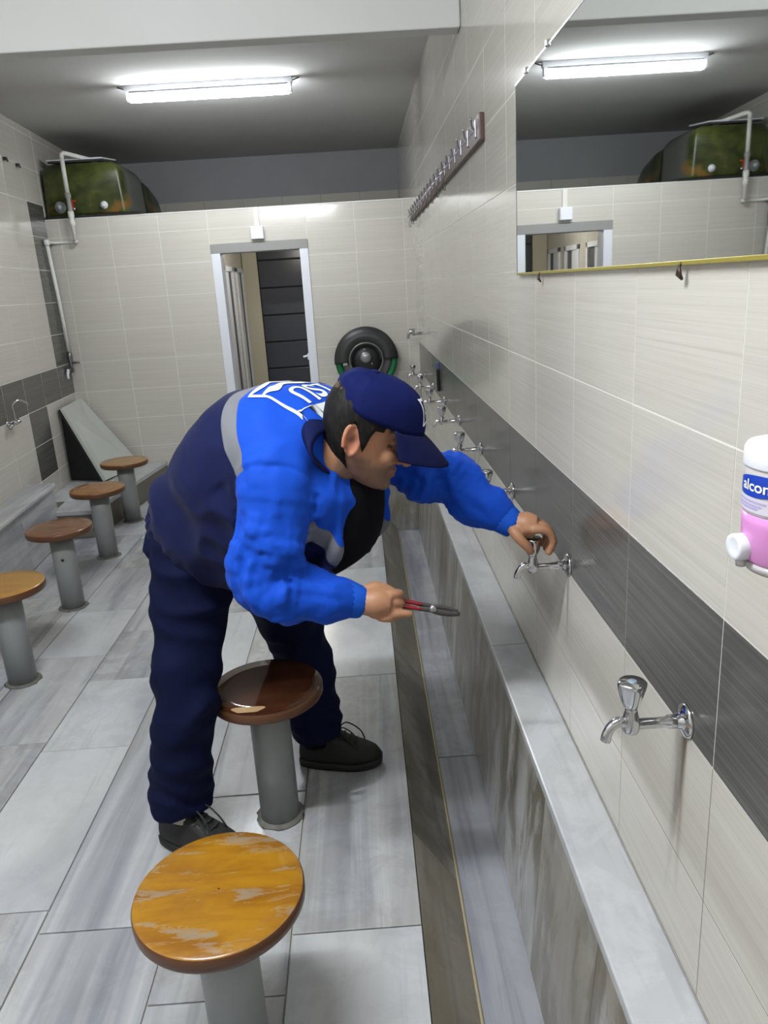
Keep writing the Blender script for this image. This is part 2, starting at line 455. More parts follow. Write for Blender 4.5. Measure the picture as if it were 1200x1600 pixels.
prism([(-2.81, 4.215), (-2.43, 4.2), (-2.275, YF - .002), (xl(YF) + .002, YF - .002), (xl(4.26) + .002, 4.26)], 0.0, 0.17, mat('dark_joint', (0.16, 0.15, 0.12), 0.7), 'platform_base', t5)
prism([(-2.82, 4.2), (-2.425, 4.185), (-2.36, 4.9), (xl(4.9) + .002, 4.9), (xl(4.26) + .002, 4.26)], 0.17, 0.20, MARBLE_W, 'platform_slab', t5)
prism([(xl(4.9) + .002, 4.903), (-2.36, 4.903), (-2.27, YF - .002), (xl(YF) + .002, YF - .002)], 0.17, 0.20, MARBLE, 'platform_slab', t5)
prism([(xl(4.27) + .003, 4.27), (-2.72, 4.32), (-2.73, 4.47), (xl(4.47) + .003, 4.47)], 0.2002, 0.204, GRAYT, 'corner_tile', t5)

# ------------------------------------------------------------------ doorway and the corridor behind it
d1 = struct('door_1', MB().box((DX0, YF - 0.012, 0), (DX0 + 0.075, YF + 0.16, DZ - 0.06), 0, 0.004), FRAMEW)
MB().box((DX1 - 0.07, YF - 0.012, 0), (DX1, YF + 0.16, DZ - 0.06), 0, 0.004).build('jamb', FRAMEW, d1)
MB().box((DX0, YF - 0.014, DZ - 0.075), (DX1, YF + 0.16, DZ - 0.002), 0, 0.003).build('lintel', FRAMEG, d1)
b = MB(); b.box((-0.958, YF + .05, 1.0), (-0.945, YF + .10, 1.05)); b.tube([(-0.95, YF + .07, 1.03), (-0.965, YF + .05, 1.03), (-0.995, YF + .045, 1.025)], 0.009, 10)
b.build('door_handle', WHITEP, d1)
CX0, CX1, CY = -1.85, -0.55, 8.75
cw = struct('wall_corridor', MB().box((CX0 - 0.1, YF + 0.15, -0.1), (CX0 - 0.007, CY + .1, 2.16)).box((CX1, YF + 0.15, -0.1), (CX1 + .1, CY + .1, 2.16)).box((CX0, CY, -0.1), (CX1, CY + .1, 2.16)), GROUT)
struct('ceiling_corridor', MB().box((-3.1, YF + 0.15, 2.15), (0.0, CY + .1, 2.19)), CEILM)
doors_y = [(6.45, 7.0), (7.28, 7.83), (8.08, 8.6)]
ye = [5.85, 6.15, 6.45, 7.0, 7.28, 7.83, 8.08, 8.6, CY]
for a in range(len(ye) - 1):
    y0, y1 = ye[a], ye[a + 1]; isd = (y0, y1) in doors_y
    for j in range(-4, 5):
        z0 = max(1.10 + 0.25 * j, 0.0); z1 = min(1.10 + 0.25 * (j + 1), 2.15)
        if isd and z1 < 1.86: continue
        put_tile(cw, 'wall_tile', (CX0 - 0.008, y0 + G / 2, z0 + G / 2), (0, 1, 0), (0, 0, 1), y1 - y0 - G, z1 - z0 - G, CREAM)
for k, (y0, y1) in enumerate(doors_y):
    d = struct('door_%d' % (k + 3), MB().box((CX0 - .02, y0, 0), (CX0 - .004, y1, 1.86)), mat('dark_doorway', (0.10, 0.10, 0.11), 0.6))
    fm = MB().box((CX0 - .02, y0, 0), (CX0 + .02, y0 + .05, 1.86), 0, .003).box((CX0 - .02, y1 - .05, 0), (CX0 + .02, y1, 1.86), 0, .003).box((CX0 - .02, y0, 1.81), (CX0 + .02, y1, 1.86), 0, .003)
    fm.build('door_frame', FRAMEW, d)
    MB().box((CX0 - .006, y0 + .05, 0.02), (CX0 + .004, y0 + .30, 1.81), 0, .002).build('door_leaf', FRAMEW, d)
# dark glossy panelled door at the end of the corridor
DARKD = mat('dark_glossy_panel', (0.060, 0.066, 0.085), 0.25)
d2 = struct('door_2', MB().box((CX0 + .02, CY - 0.03, 0), (CX1, CY - 0.001, 2.12)), mat('black_gap', (0.006, 0.006, 0.008), 0.6))
zz = [0.02, 0.34, 0.66, 0.98, 1.30, 1.62, 1.94, 2.11]
for a in range(len(zz) - 1):
    MB().box((-1.66, CY - 0.052, zz[a] + .008), (CX1 - .01, CY - 0.03, zz[a + 1] - .008), 0, .004).build('door_panel', DARKD, d2)
MB().box((CX0 + .004, CY - 0.07, 0), (-1.67, CY - 0.03, 2.13), 0, .004).build('door_frame', mat('cream_frame', (0.62, 0.58, 0.46), 0.4), d2)
struct('floor_corridor', MB().box((CX0, YF + .15, -.006), (CX1, CY, 0.0)), MARBLE_W)

# ------------------------------------------------------------------ lamps (each gives its own light)
TUBE_FAR = mat('far_tube_light', (1, 1, 1), 0.4, emit=(0.93, 0.97, 1.0), estr=LAMP_FAR)
TUBE_NEAR = mat('near_tube_light', (1, 1, 1), 0.4, emit=(0.93, 0.97, 1.0), estr=LAMP_NEAR)
def tube_lamp(x, y, L, m, label):
    r = empty('fluorescent_lamp', (x, y, CEIL), label=label, cat='lamp', group='fluorescent ceiling lamps')
    MB().box((-L / 2 - .03, -.026, -.036), (L / 2 + .03, .026, 0), 0, .004).build('housing', WHITEP, r)
    b = MB()
    for a0, a1, mi in ((math.radians(150), math.radians(390), 0), (math.radians(30), math.radians(150), 1)):
        b.rings([[(x, .033 * math.cos(a), -.066 + .033 * math.sin(a)) for a in np.linspace(a0, a1, 16)] for x in (-L / 2, L / 2)], mi, False, False)
    b.build('tube', [m, WHITEP], r)
    for s in (-1, 1):
        MB().box((min(s * L / 2, s * (L / 2 + .022)), -.026, -.090), (max(s * L / 2, s * (L / 2 + .022)), .026, -.032), 0, .003).build('end_cap', WHITEP, r)
        MB().tube([(s * (L / 2 + .03), 0, -.02), (s * (L / 2 + .075), 0, -.006)], .004, 8).build('cable', DKGRAY, r)
    return r
tube_lamp(-1.36, 4.55, 1.02, TUBE_FAR, 'long white fluorescent tube lamp glowing on the ceiling')
tube_lamp(-1.35, -0.15, 1.12, TUBE_NEAR, 'fluorescent tube lamp on the ceiling above the camera')
r = empty('corridor_lamp', (-1.2, 7.1, 2.15), label='small round ceiling lamp inside the corridor behind the doorway', cat='lamp')
MB().lathe([(.07, 0), (.07, -.02), (.06, -.025)], 20).build('base', WHITEP, r)
MB().lathe([(.058, -.02), (.055, -.05), (.035, -.075), (.001, -.082)], 20).build('globe', mat('corridor_globe', (1, 1, 1), .4, emit=(1, .95, .85), estr=LAMP_CORRIDOR * 8), r)

# ------------------------------------------------------------------ stools
def seat_mat(name, c1, c2, wear=None, wamt=0.0, rough=0.25, rot=0.0, wth=0.56):
    m = mat(name, c1, rough); t = NT(m)
    v = t.coords((5, 22, 5), rot=(0, 0, rot)); f = t.noise(v, 1.0, 4, 0.6, .5)
    c = t.mix(t.step(f, .5, .18), c1, c2)
    if wear:
        v2 = t.coords((5, 20, 5), rot=(0, 0, rot)); f2 = t.noise(v2, 1.3, 8, 0.68, .5)
        w = t.step(f2, wth, .05)
        c = t.mix(t.math('MULTIPLY', w, wamt), c, wear)
        t.l(t.math('ADD', t.math('MULTIPLY', w, .35), rough), t.b.inputs['Roughness'])
    t.color(c); return m
EDGE = mat('dark_brown_seat_edge', (0.10, 0.042, 0.018), 0.3)
COLM = paint_mat('gray_column_paint', (0.26, 0.272, 0.268), (0.205, 0.214, 0.208), 0.42, 6)
BASEM = paint_mat('dirty_mortar', (0.17, 0.165, 0.15), (0.10, 0.095, 0.08), 0.8, 25)
seat_prof_edge = [(0.158, -0.036), (0.166, -0.034), (0.1695, -0.028), (0.1695, -0.008), (0.167, -0.003)]
seat_prof_top = [(0.167, -0.003), (0.163, 0.0), (0.12, 0.0), (0.05, 0.0), (0.002, 0.0)]
def make_stool(x, y, label, m, group, rz=0.0, h=0.46):
    r = empty('round_stool', (x, y, 0), rz, label=label, cat='stool', group=group)
    b = MB(); b.lathe(seat_prof_edge, 64, 0, cap=False); b.lathe(seat_prof_top, 64, 1, cap=False)
    b.add([(0.158 * math.cos(2 * math.pi * j / 64), 0.158 * math.sin(2 * math.pi * j / 64), -.036) for j in range(64)], [tuple(range(63, -1, -1))], 0, False)
    b.build('seat', [EDGE, m], r, (0, 0, h))
    MB().lathe([(.0605, -.0), (.0605, .3), (.0605, h - .037)], 40).build('column', COLM, r)
    bb = MB(); rg = []
    rr = random.Random(int(x * 1000))
    for rad, z in ((.077, 0.0), (.073, .004), (.066, .007), (.060, .009)):
        rg.append([((rad + rr.uniform(-.005, .006) * (rad > .065)) * math.cos(2 * math.pi * j / 28), (rad + rr.uniform(-.005, .006) * (rad > .065)) * math.sin(2 * math.pi * j / 28), z) for j in range(28)])
    bb.rings(rg).build('mortar_collar', BASEM, r)
    return r
S_WORN = seat_mat('worn_yellow_varnish', (0.33, 0.158, 0.010), (0.22, 0.088, 0.008), (0.24, 0.19, 0.13), 0.8, 0.22, rot=-0.35, wth=.575)
S_DARK = seat_mat('dark_glossy_varnish', (0.060, 0.021, 0.009), (0.038, 0.013, 0.007), None, 0, 0.06)
S_YEL = seat_mat('mustard_varnish', (0.38, 0.20, 0.045), (0.33, 0.165, 0.035), None, 0, 0.25)
S_BRN = seat_mat('brown_varnish', (0.20, 0.092, 0.042), (0.165, 0.072, 0.034), None, 0, 0.2)
S_ORA = seat_mat('orange_brown_varnish', (0.29, 0.125, 0.03), (0.23, 0.095, 0.025), None, 0, 0.18)
S_TAN = seat_mat('tan_varnish', (0.31, 0.165, 0.052), (0.27, 0.14, 0.045), None, 0, 0.22)
make_stool(-0.847, 0.262, 'nearest round stool with worn yellow seat scraped to bare wood', S_WORN, 'stools along the gutter')
st = make_stool(-0.846, 1.07, 'dark glossy brown round stool right beside the bending worker', S_DARK, 'stools along the gutter')
chip = [(0.06 * math.cos(a) * (1 + .2 * math.sin(3 * a)) , -.018 + 0.02 * math.sin(a) * (1 + .25 * math.cos(2 * a))) for a in np.linspace(0, 2 * math.pi, 24, endpoint=False)]
MB().add([(x * .75 - .035, y - .118, .0006) for x, y in chip], [tuple(range(24))], 0, False).build('chipped_patch', mat('bare_chipboard', (.40, .26, .13), .7), bpy.data.objects['round_stool.001'], (0, 0, .46))
GL = 'stools along the left wall'
s1 = make_stool(-2.085, 2.10, 'mustard yellow stool cut by the left edge of the photo', S_YEL, GL)
s2 = make_stool(-2.155, 2.93, 'plain brown stool with a small dark hole in its gray column', S_BRN, GL)
MB().lathe([(.008, 0), (.008, .002), (.001, .0022)], 14, mtx=Matrix.Translation((0.012, -.0595, .29)) @ Matrix.Rotation(math.pi / 2, 4, 'X')).build('column_hole', BLACKP, s2)
make_stool(-2.22, 3.76, 'orange brown stool between the brown stool and the farthest tan stool', S_ORA, GL)
make_stool(-2.285, 4.56, 'farthest tan stool standing beside the leaning gray board', S_TAN, GL)

# ------------------------------------------------------------------ wall taps on the right
def tap_proto():
    r = empty('wall_tap', (0, 0, 0))
    X = Matrix.Rotation(-math.pi / 2, 4, 'Y')       # lathe axis z -> -x
    MB().lathe([(.0295, 0), (.0295, .003), (.026, .006), (.020, .008), (.014, .012), (.012, .018)], 32, mtx=X).build('wall_flange', CHROME, r)
    MB().lathe([(.0115, .008), (.0115, .03), (.009, .034), (.009, .08), (.012, .084)], 20, mtx=X).build('pipe', CHROME, r)
    b = MB()
    b.lathe([(.012, -.013), (.0145, -.008), (.0150, .004), (.0125, .016), (.0105, .026), (.0095, .034), (.011, .036)], 24, mtx=Matrix.Translation((-.092, 0, 0)))
    b.build('valve_body', CHROME, r)
    MB().tube([(-.098, 0, .004), (-.112, 0, .006), (-.124, 0, -.002), (-.131, 0, -.016), (-.133, 0, -.027)], [.0095, .009, .0085, .0085, .0088], 16, 0, 3).build('spout', CHROME, r)
    b = MB(); rg = []
    for rad, z, fl in ((.0095, .030, 0), (.014, .036, .12), (.018, .046, .2), (.0215, .060, .22), (.0238, .070, .16), (.0238, .076, .1), (.021, .079, .0)):
        rg.append([(-.092 + rad * (1 - fl * .5 + fl * .5 * math.cos(4 * a)) * math.cos(a), rad * (1 - fl * .5 + fl * .5 * math.cos(4 * a)) * math.sin(a), z) for a in np.linspace(0, 2 * math.pi, 32, endpoint=False)])
    h = b.rings(rg).build('handle', CHROME, r)
    MB().lathe([(.0075, .0785), (.007, .0802), (.001, .081)], 16, mtx=Matrix.Translation((-.092, 0, 0))).build('handle_cap', mat('gray_blue_cap', (.25, .32, .40), .3), h)
    return r
def copy_tree(o, parent=None):
    c = o.copy(); COL.objects.link(c)
    if parent: c.parent = parent
    for ch in list(o.children): copy_tree(ch, c)
    return c
TAPZ = 0.872
tap_y = [0.10, 0.833, 1.565, 2.275, 3.01, 3.72, 4.45, 5.18]
tap_lab = ['nearest chrome wall tap with faceted handle at the lower right', 'chrome wall tap gripped by the worker, second from the camera',
           'chrome wall tap half hidden behind the worker\'s outstretched blue sleeve', 'chrome wall tap seen just beyond the outstretched sleeve',
           'chrome wall tap close to the cap badge', 'chrome wall tap just beside the top of the worker\'s cap',
           'second chrome tap from the far end of the wall', 'last chrome tap nearest the far corner']
proto = tap_proto()
for i, y in enumerate(tap_y):
    o = proto if i == 0 else copy_tree(proto)
    o.location = (0, y, TAPZ); tag(o, tap_lab[i], 'tap', 'chrome taps on the right wall')
    if i == 1:
        for c in o.children:
            if c.name.startswith('handle'): c.rotation_euler = (0, 0, 0)
# rust marks with tap shadow painted in, on the tiles below the taps
RUST_SHADE = mat('rust_stain', (0.26, 0.20, 0.12), 0.35); t = NT(RUST_SHADE)
tc = t.n('ShaderNodeTexCoord'); sp = t.n('ShaderNodeSeparateXYZ'); t.l(tc.outputs['Generated'], sp.inputs[0])
nz = t.noise(t.coords((1, 60, 6)), 1.0, 3)
gy = t.math('SUBTRACT', 1.0, t.math('ABSOLUTE', t.math('MULTIPLY', t.math('SUBTRACT', sp.outputs['Y'], .5), 2.0)))
al = t.math('MULTIPLY', t.math('MULTIPLY', gy, sp.outputs['Z']), t.math('MULTIPLY', nz, 1.15))
t.l(al, t.b.inputs['Alpha'])
for y, L in ((0.10, .34), (0.833, .20), (1.565, .16)):
    MB().add([(-.0012, -.012, -L), (-.0012, .014, -L), (-.0012, .014, 0), (-.0012, -.012, 0)], [(0, 1, 2, 3)], 0, False).build('rust_streak', RUST_SHADE, wr, (0, y, TAPZ - .03))
# small tap high in the far corner
r = empty('corner_tap', (0, 5.35, 1.185), label='small dull tap high in the far right corner', cat='tap')
MB().tube([(0, 0, 0), (-.07, 0, 0)], .011, 12).build('pipe', STEEL, r)
b = MB().tube([(-.05, 0, -.01), (-.075, 0, .02), (-.10, 0, 0), (-.105, 0, -.035)], [.014, .017, .012, .010], 12, 0, 2); b.build('spout', STEEL, r)
MB().box((-.095, -.012, .03), (-.045, .012, .042), 0, .003).build('lever', STEEL, r)

# slim dark bracket on the gray tile band
r = empty('dark_bracket', (0, 3.97, .985), label='slim black bracket on the gray tile band behind the cap', cat='bracket')
MB().box((-.02, -.012, -.085), (0, .012, .06), 0, .004).build('strip', BLACKP, r)
MB().box((-.024, -.016, .055), (0, .016, .10), 0, .004).build('blue_top', mat('dull_blue_plastic', (.10, .11, .22), .4), r)

# ------------------------------------------------------------------ mirror
MIR = mat('mirror_silver', (0.80, 0.82, 0.81), 0.015, 1.0)
r = empty('wall_mirror', (0, 0.4, 1.592), label='large frameless wall mirror with a yellowed lower edge', cat='mirror')
MB().box((-.010, -1.0, 0), (-.004, 1.0, .508)).build('glass', MIR, r)
MB().box((-.0112, -1.0, -.003), (-.0006, 1.0, .004), 0, .001).build('lower_edge', mat('yellowed_brass_edge', (.36, .30, .06), .35, .4), r)
MB().box((-.0108, .9985, 0), (-.0006, 1.002, .508)).build('side_edge', mat('dark_mirror_edge', (.10, .11, .10), .4), r)
MB().box((-.0108, -1.0, .506), (-.0006, 1.0, .511)).build('upper_edge', STEEL, r)
for y, z in ((-.215, -.012), (.70, -.012)):
    b = MB(); b.tube([(-.008, y + .0, z + .014), (-.014, y, z + .008), (-.014, y + .006, z - .004), (-.009, y, z - .010), (-.014, y - .006, z - .004), (-.014, y, z + .008)], .0025, 8)
    b.build('clip', mat('rusty_clip', (.07, .05, .04), .5, .6), r)
for y in (.86, .62, .2):
    MB().box((-.016, y - .006, .505), (0, y + .006, .520), 0, .002).build('clip', STEEL, r)
# the mirror hangs on the wall only from y=-0.6 to 1.4

# ------------------------------------------------------------------ coat-hook rail
r = empty('hook_rail', (0, 0, 2.06), label='long dark wooden coat rail with many metal hooks', cat='coat rail')
RAILM = paint_mat('dark_brown_rail', (.085, .048, .040), (.06, .034, .03), .45, 9)
MB().box((-.020, 2.0, 0), (0, 5.66, .092), 0, .004).build('board', RAILM, r)
hb = MB()
hb.box((-.004, -.016, -.022), (0, .016, .036), 0, .0015)
hb.tube([(-.002, 0, .004), (-.012, -.008, .010), (-.018, -.018, .026), (-.020, -.024, .040)], [.0042, .0042, .0042, .005], 10, 0, 2)
hb.tube([(-.002, 0, .004), (-.012, .008, -.004), (-.018, .018, -.012), (-.022, .026, -.010)], [.0042, .0042, .0042, .005], 10, 0, 2)
HOOKM = mat('dull_zinc', (.50, .49, .54), .3, .9)
hm = hb.mesh('hook', HOOKM)
for i in range(18):
    obj('hook', hm, r, (-.020, 2.09 + i * .205, .045))
for i in range(9):
    y = 3.0 + i * .31
    MB().tube([(-.03, y, .02), (-.045, y + .02, -.03), (-.03, y + .05, -.05), (-.022, y + .09, -.012)], .0018, 6, 0, 3).build('string', DKGRAY, r)

# ------------------------------------------------------------------ soap dispenser
r = empty('soap_dispenser', (-.050, -.230, 1.280), label='wall soap dispenser with pink soap and white push button', cat='soap dispenser')
r.scale = (1, 1, .88)
def oval(rx, ry, z, n=40, flat=True):
    out = []
    for a in np.linspace(0, 2 * math.pi, n, endpoint=False):
        x, y = rx * math.cos(a), ry * math.sin(a)
        if flat: x = min(x, .054)
        out.append((x, y, z))
    return out
CLEAR = mat('clear_frosted_plastic', (.66, .63, .64), .18, trans=.25)
PINK = mat('pink_soap', (.74, .30, .66), .12, trans=.1)
MB().rings([oval(.042, .046, 0.0), oval(.046, .050, .006), oval(.047, .051, .05), oval(.047, .051, .062)]).build('soap_tank', PINK, r)
MB().rings([oval(.040, .044, -.012), oval(.044, .048, -.006), oval(.044, .048, 0.0)]).build('foot', CLEAR, r)
MB().rings([oval(.047, .051, .062), oval(.0475, .0515, .064), oval(.0475, .0515, .118), oval(.047, .051, .119)]).build('clear_tank', CLEAR, r)
MB().rings([oval(.0485, .0525, .118), oval(.049, .053, .120), oval(.049, .053, .138), oval(.046, .050, .144), oval(.03, .034, .146)]).build('lid', WHITEP, r)
MB().lathe([(.006, 0), (.006, .0014), (.001, .0016)], 14, mtx=Matrix.Translation((-.02, -.02, .145))).build('lid_hole', mat('gray_shadow_plastic', (.25, .25, .27), .5), r)
b = MB(); b.lathe([(.012, .0), (.015, .003), (.0165, .006), (.0165, .022), (.0152, .0245), (.010, .0225), (.001, .0225)], 28, mtx=Matrix.Translation((-.033, .006, .017)) @ Matrix.Rotation(-math.pi / 2, 4, 'Y'))
b.build('push_button', WHITEP, r)
MB().tube([(-.047, .006, .002), (-.047, .006, -.008)], [.006, .005], 12).build('nozzle', CLEAR, r)
def on_oval(u, z, off=.0006):        # u = arc length along the front, u=0 faces the room
    a = math.pi + u / .049
    return ((.0475 + off) * math.cos(a), (.0515 + off) * math.sin(a), z)
lab = MB(); n = 40
out = [(.040 * math.cos(a), .0135 * math.sin(a) + .0035 * math.cos(a)) for a in np.linspace(0, 2 * math.pi, n, endpoint=False)]
vs = [on_oval(.012, .099)] ; fs = []
rings_l = [[on_oval(.012 + x * k, .098 + z * k) for x, z in out] for k in (.05, .35, .65, .85, 1.0)]
lab.rings(rings_l, 0, False).build('blue_label', mat('label_blue', (.012, .05, .42), .3), r)
lab = MB(); lab.rings([[on_oval(u, z) for z in (.066, .084)] for u in np.linspace(-.03, .05, 14)], 0, False, False).build('pale_label', mat('label_pale', (.62, .58, .66), .4), r)
for z in (.079, .0745, .071):
    MB().rings([[on_oval(u, zz, .0009) for zz in (z - .0012, z + .0012)] for u in np.linspace(-.022, .016 + (z - .071) * 1.2, 10)], 0, False, False).build('label_print', mat('label_violet', (.40, .36, .60), .5), r)
def text_mesh(body, size, fn, name, m, parent, italic=False):
    cu = bpy.data.curves.new('tmp', 'FONT'); cu.body = body; cu.size = size; cu.align_x = 'CENTER'; cu.align_y = 'CENTER'; cu.resolution_u = 6; cu.offset = size * .018
    to = bpy.data.objects.new('tmp', cu); COL.objects.link(to)
    bpy.context.view_layer.update()
    me = bpy.data.meshes.new_from_object(to.evaluated_get(bpy.context.evaluated_depsgraph_get()))
    bpy.data.objects.remove(to)
    bm = bmesh.new(); bm.from_mesh(me)
    for _ in range(2):
        bmesh.ops.triangulate(bm, faces=bm.faces[:])
        es = [e for e in bm.edges if e.calc_length() > size * .12]
        if es: bmesh.ops.subdivide_edges(bm, edges=es, cuts=1)
    bmesh.ops.triangulate(bm, faces=bm.faces[:])
    for v in bm.verts: v.co = Vector(fn(v.co.x, v.co.y))
    me2 = bpy.data.meshes.new(name); bm.to_mesh(me2); bm.free(); me2.materials.append(m)
    return obj(name, me2, parent)
text_mesh('alcon', .0185, lambda x, y: on_oval(.010 + x, .0975 + y, .0012), 'label_word', mat('label_white', (.8, .82, .85), .4), r)

# ------------------------------------------------------------------ water tank on top of the partition, with its pipe
TANKM = mat('algae_green_tank', (.11, .14, .03), .35); t = NT(TANKM)
f = t.noise(t.coords((4, 2.2, 6)), 1.2, 5, .6, .4)
c = t.ramp(f, [(.3, (.014, .019, .007)), (.46, (.040, .052, .010)), (.6, (.075, .092, .018)), (.75, (.10, .11, .035))])
sep = t.n('ShaderNodeSeparateXYZ'); t.l(t.n('ShaderNodeTexCoord').outputs['Object'], sep.inputs[0])
c = t.mix(t.step(t.math('ADD', sep.outputs['Y'], t.math('MULTIPLY', f, .2)), .22, .09), c, (.10, .105, .092))
c = t.mix(t.step(sep.outputs['Y'], .66, .02), c, (.032, .038, .022))
rg = t.noise(t.coords((7, 3, 7)), 1.0, 3)
c = t.mix(t.math('MULTIPLY', t.math('MULTIPLY', t.step(rg, .6, .08), t.math('SUBTRACT', 1.0, t.step(sep.outputs['Z'], .16, .1))), .8), c, (.22, .11, .025))
t.color(c)
TX0, TX1 = -2.955, -2.31
r = empty('water_tank', ((TX0 + TX1) / 2, YF, PT), label='green algae-stained plastic water tank on top of the far partition', cat='water tank')
def rrect(w, h, rad, y, zb, n=6, taper=0.06):
    pts = []
    for cx, cz, a0 in ((w / 2 - rad, h - rad, 0), (-w / 2 + rad, h - rad, math.pi / 2), (-w / 2 + .012, .012, math.pi), (w / 2 - .012, .012, 1.5 * math.pi)):
        rr = rad if cz > .1 else .012
        for k in range(n):
            a = a0 + math.pi / 2 * k / (n - 1)
            x = cx + rr * math.cos(a); z = cz + rr * math.sin(a)
            pts.append((x * (1 - taper * z / max(h, .1)), y, zb + z))
    return pts
w = TX1 - TX0
b = MB(); b.rings([rrect(w - .05, .355, .06, .012, .03), rrect(w, .385, .075, 0.03, .02), rrect(w, .395, .085, .3, .02), rrect(w, .39, .09, .62, .02), rrect(w, .375, .10, .70, .02)])
b.build('tank_body', TANKM, r)
b = MB(); b.rings([rrect(w + .015, .36, .09, .70, .01), rrect(w + .02, .35, .12, .95, .01), rrect(w + .01, .31, .15, 1.2, .01), rrect(w - .04, .25, .12, 1.34, .01)])
b.build('rear_section', TANKM, r)
MB().box((-w / 2 - .005, -.012, .0), (w / 2 + .12, .75, .022), 0, .004).build('black_tray', BLACKP, r)
lid = MB().box((-.23, -.01, -.006), (.19, .40, .012), 0, .006, Matrix.Rotation(.10, 4, 'X')).build('lid', DKGRAY, r, (-.03, .06, .425))
MB().box((-.235, -.016, .010), (.195, .005, .022), 0, .002, Matrix.Rotation(.10, 4, 'X')).build('lid_rim', WHITEP, lid)
MB().box((.18, -.016, .010), (.2, .405, .022), 0, .002, Matrix.Rotation(.10, 4, 'X')).build('lid_rim', WHITEP, lid)
b = MB().lathe([(.03, 0), (.03, .012), (.018, .014), (.016, .04)], 18, mtx=Matrix.Translation((.15, .02, .085)) @ Matrix.Rotation(math.pi / 2, 4, 'X')); b.build('outlet_cap', WHITEP, r)
b = MB().lathe([(.045, 0), (.045, .012), (.02, .014), (.016, .05)], 18, mtx=Matrix.Translation((-.20, .02, .085)) @ Matrix.Rotation(math.pi / 2, 4, 'X')); b.build('outlet_cap', mat('pale_gray_plastic', (.42, .44, .46), .5), r)
b = MB().lathe([(.012, 0), (.012, .05)], 14, mtx=Matrix.Translation((-.085, .02, .065)) @ Matrix.Rotation(math.pi / 2, 4, 'X')); vv = b.build('drain_valve', STEEL, r)
MB().box((-.115, -.045, .115), (-.055, -.035, .128), 0, .003).box((-.09, -.04, .06), (-.08, -.03, .12)).build('red_lever', mat('red_lever_paint', (.45, .04, .02), .4), vv)

yp = YF - .06
r = empty('white_pipe', (-2.735, yp, 1.02), label='white plastic water pipe running from the tank down the left corner', cat='pipe')
def W(x, y, z): return (x + 2.735, y - yp, z - 1.02)
MB().tube([W(-2.53, YF + .14, 2.675), W(-2.64, YF + .03, 2.70), W(-2.72, yp, 2.715), W(-2.735, yp, 2.68)], .017, 12, 0, 2).build('elbow_pipe', PVC, r)
MB().tube([W(-2.735, yp, 2.70), W(-2.735, yp, 2.42)], .0165, 14).build('upper_pipe', PVC, r)
MB().tube([W(-2.735, yp, 2.425), W(-2.735, yp, 2.40), W(-2.735, yp, 2.38), W(-2.735, yp, 2.30), W(-2.735, yp, 2.285)], [.022, .024, .017, .019, .023], 14).build('union', mat('gray_pipe_fitting', (.30, .30, .29), .4), r)
MB().tube([W(-2.735, yp, 2.29), W(-2.735, yp, 2.25), W(-2.735, yp, 2.23), W(-2.735, yp, 2.22), W(-2.735, yp, 2.185), W(-2.735, yp, 2.18), W(-2.735, yp, 2.07)], [.024, .024, .016, .023, .023, .0155, .0155], 14).build('lower_pipe', PVC, r)
MB().tube([W(-2.735, yp, 2.07), W(-2.735, yp + .02, 2.06), W(-2.76, YF - .012, 2.062), W(-2.92, YF - .014, 2.064), W(-2.94, 5.56, 2.066)], [.019, .017, .012, .012, .012], 12, 0, 1).build('cross_pipe', PVC, r)
MB().lathe([(.019, -.02), (.022, -.015), (.022, .02), (.018, .024)], 16, mtx=Matrix.Translation(W(-2.937, 5.55, 2.06))).build('elbow', PVC, r)
MB().tube([W(-2.937, 5.55, 2.06), W(-2.937, 5.60, 1.6), W(-2.937, 5.62, 1.19)], .0155, 14).build('drop_pipe', PVC, r)
b = MB().tube([W(-2.937, 5.62, 1.20), W(-2.937, 5.62, 1.16), W(-2.937, 5.62, 1.08), W(-2.937, 5.62, 1.03)], [.020, .022, .016, .018], 14)
b.tube([W(-2.937, 5.62, 1.11), W(-2.86, 5.60, 1.11)], .009, 10).tube([W(-2.937, 5.62, 1.06), W(-2.94, 5.56, 1.05), W(-2.94, 5.52, 1.02)], .013, 10)
b.build('stop_valve', mat('dull_gray_metal', (.20, .20, .21), .35, .8), r)
MB().tube([W(-2.94, 5.54, 1.06), W(-2.94, 5.515, 1.02), W(-2.94, 5.51, .985)], .011, 10).build('spout_tip', WHITEP, r)

# ------------------------------------------------------------------ leaning board
r = empty('leaning_board', (-2.75, 5.3, .2), label='gray flat board leaning against the left wall in the corner', cat='board')
BD = paint_mat('gray_green_board', (.47, .49, .45), (.42, .44, .41), .45, 2)
def P_(x, y, z): return (x + 2.75, y - 5.3, z - .2)
n0 = Vector((.60, -.0, .30)); n0 = Vector((.59, .0, .31)).normalized() * .022
A = [P_(-2.625, 5.03, .203), P_(-2.50, 5.60, .203), P_(-2.925, 5.62, .80), P_(-2.905, 5.13, .79)]
B = [tuple(Vector(q) + n0) for q in A]
MB().rings([A, B], 0, True, True, False).build('front_panel', BD, r)
A2 = [tuple(Vector(q) - n0 * .9) for q in A]; A3 = [tuple(Vector(q) - n0 * .05) for q in A]
MB().rings([A2, A3], 0, True, True, False).build('black_back', mat('black_back_panel', (.008, .008, .010), .6), r)  # back coloured black to paint in the shade of the gap behind the board
b = MB(); Q = [P_(-2.635, 5.06, .203), P_(-2.93, 5.17, .205), P_(-2.918, 5.16, .76)]
b.rings([Q, [(q[0], q[1] + .012, q[2]) for q in Q]], 0, True, True, False).build('black_side', MATS['black_back_panel'], r)  # black sheet painted in as shade across the open end of the gap

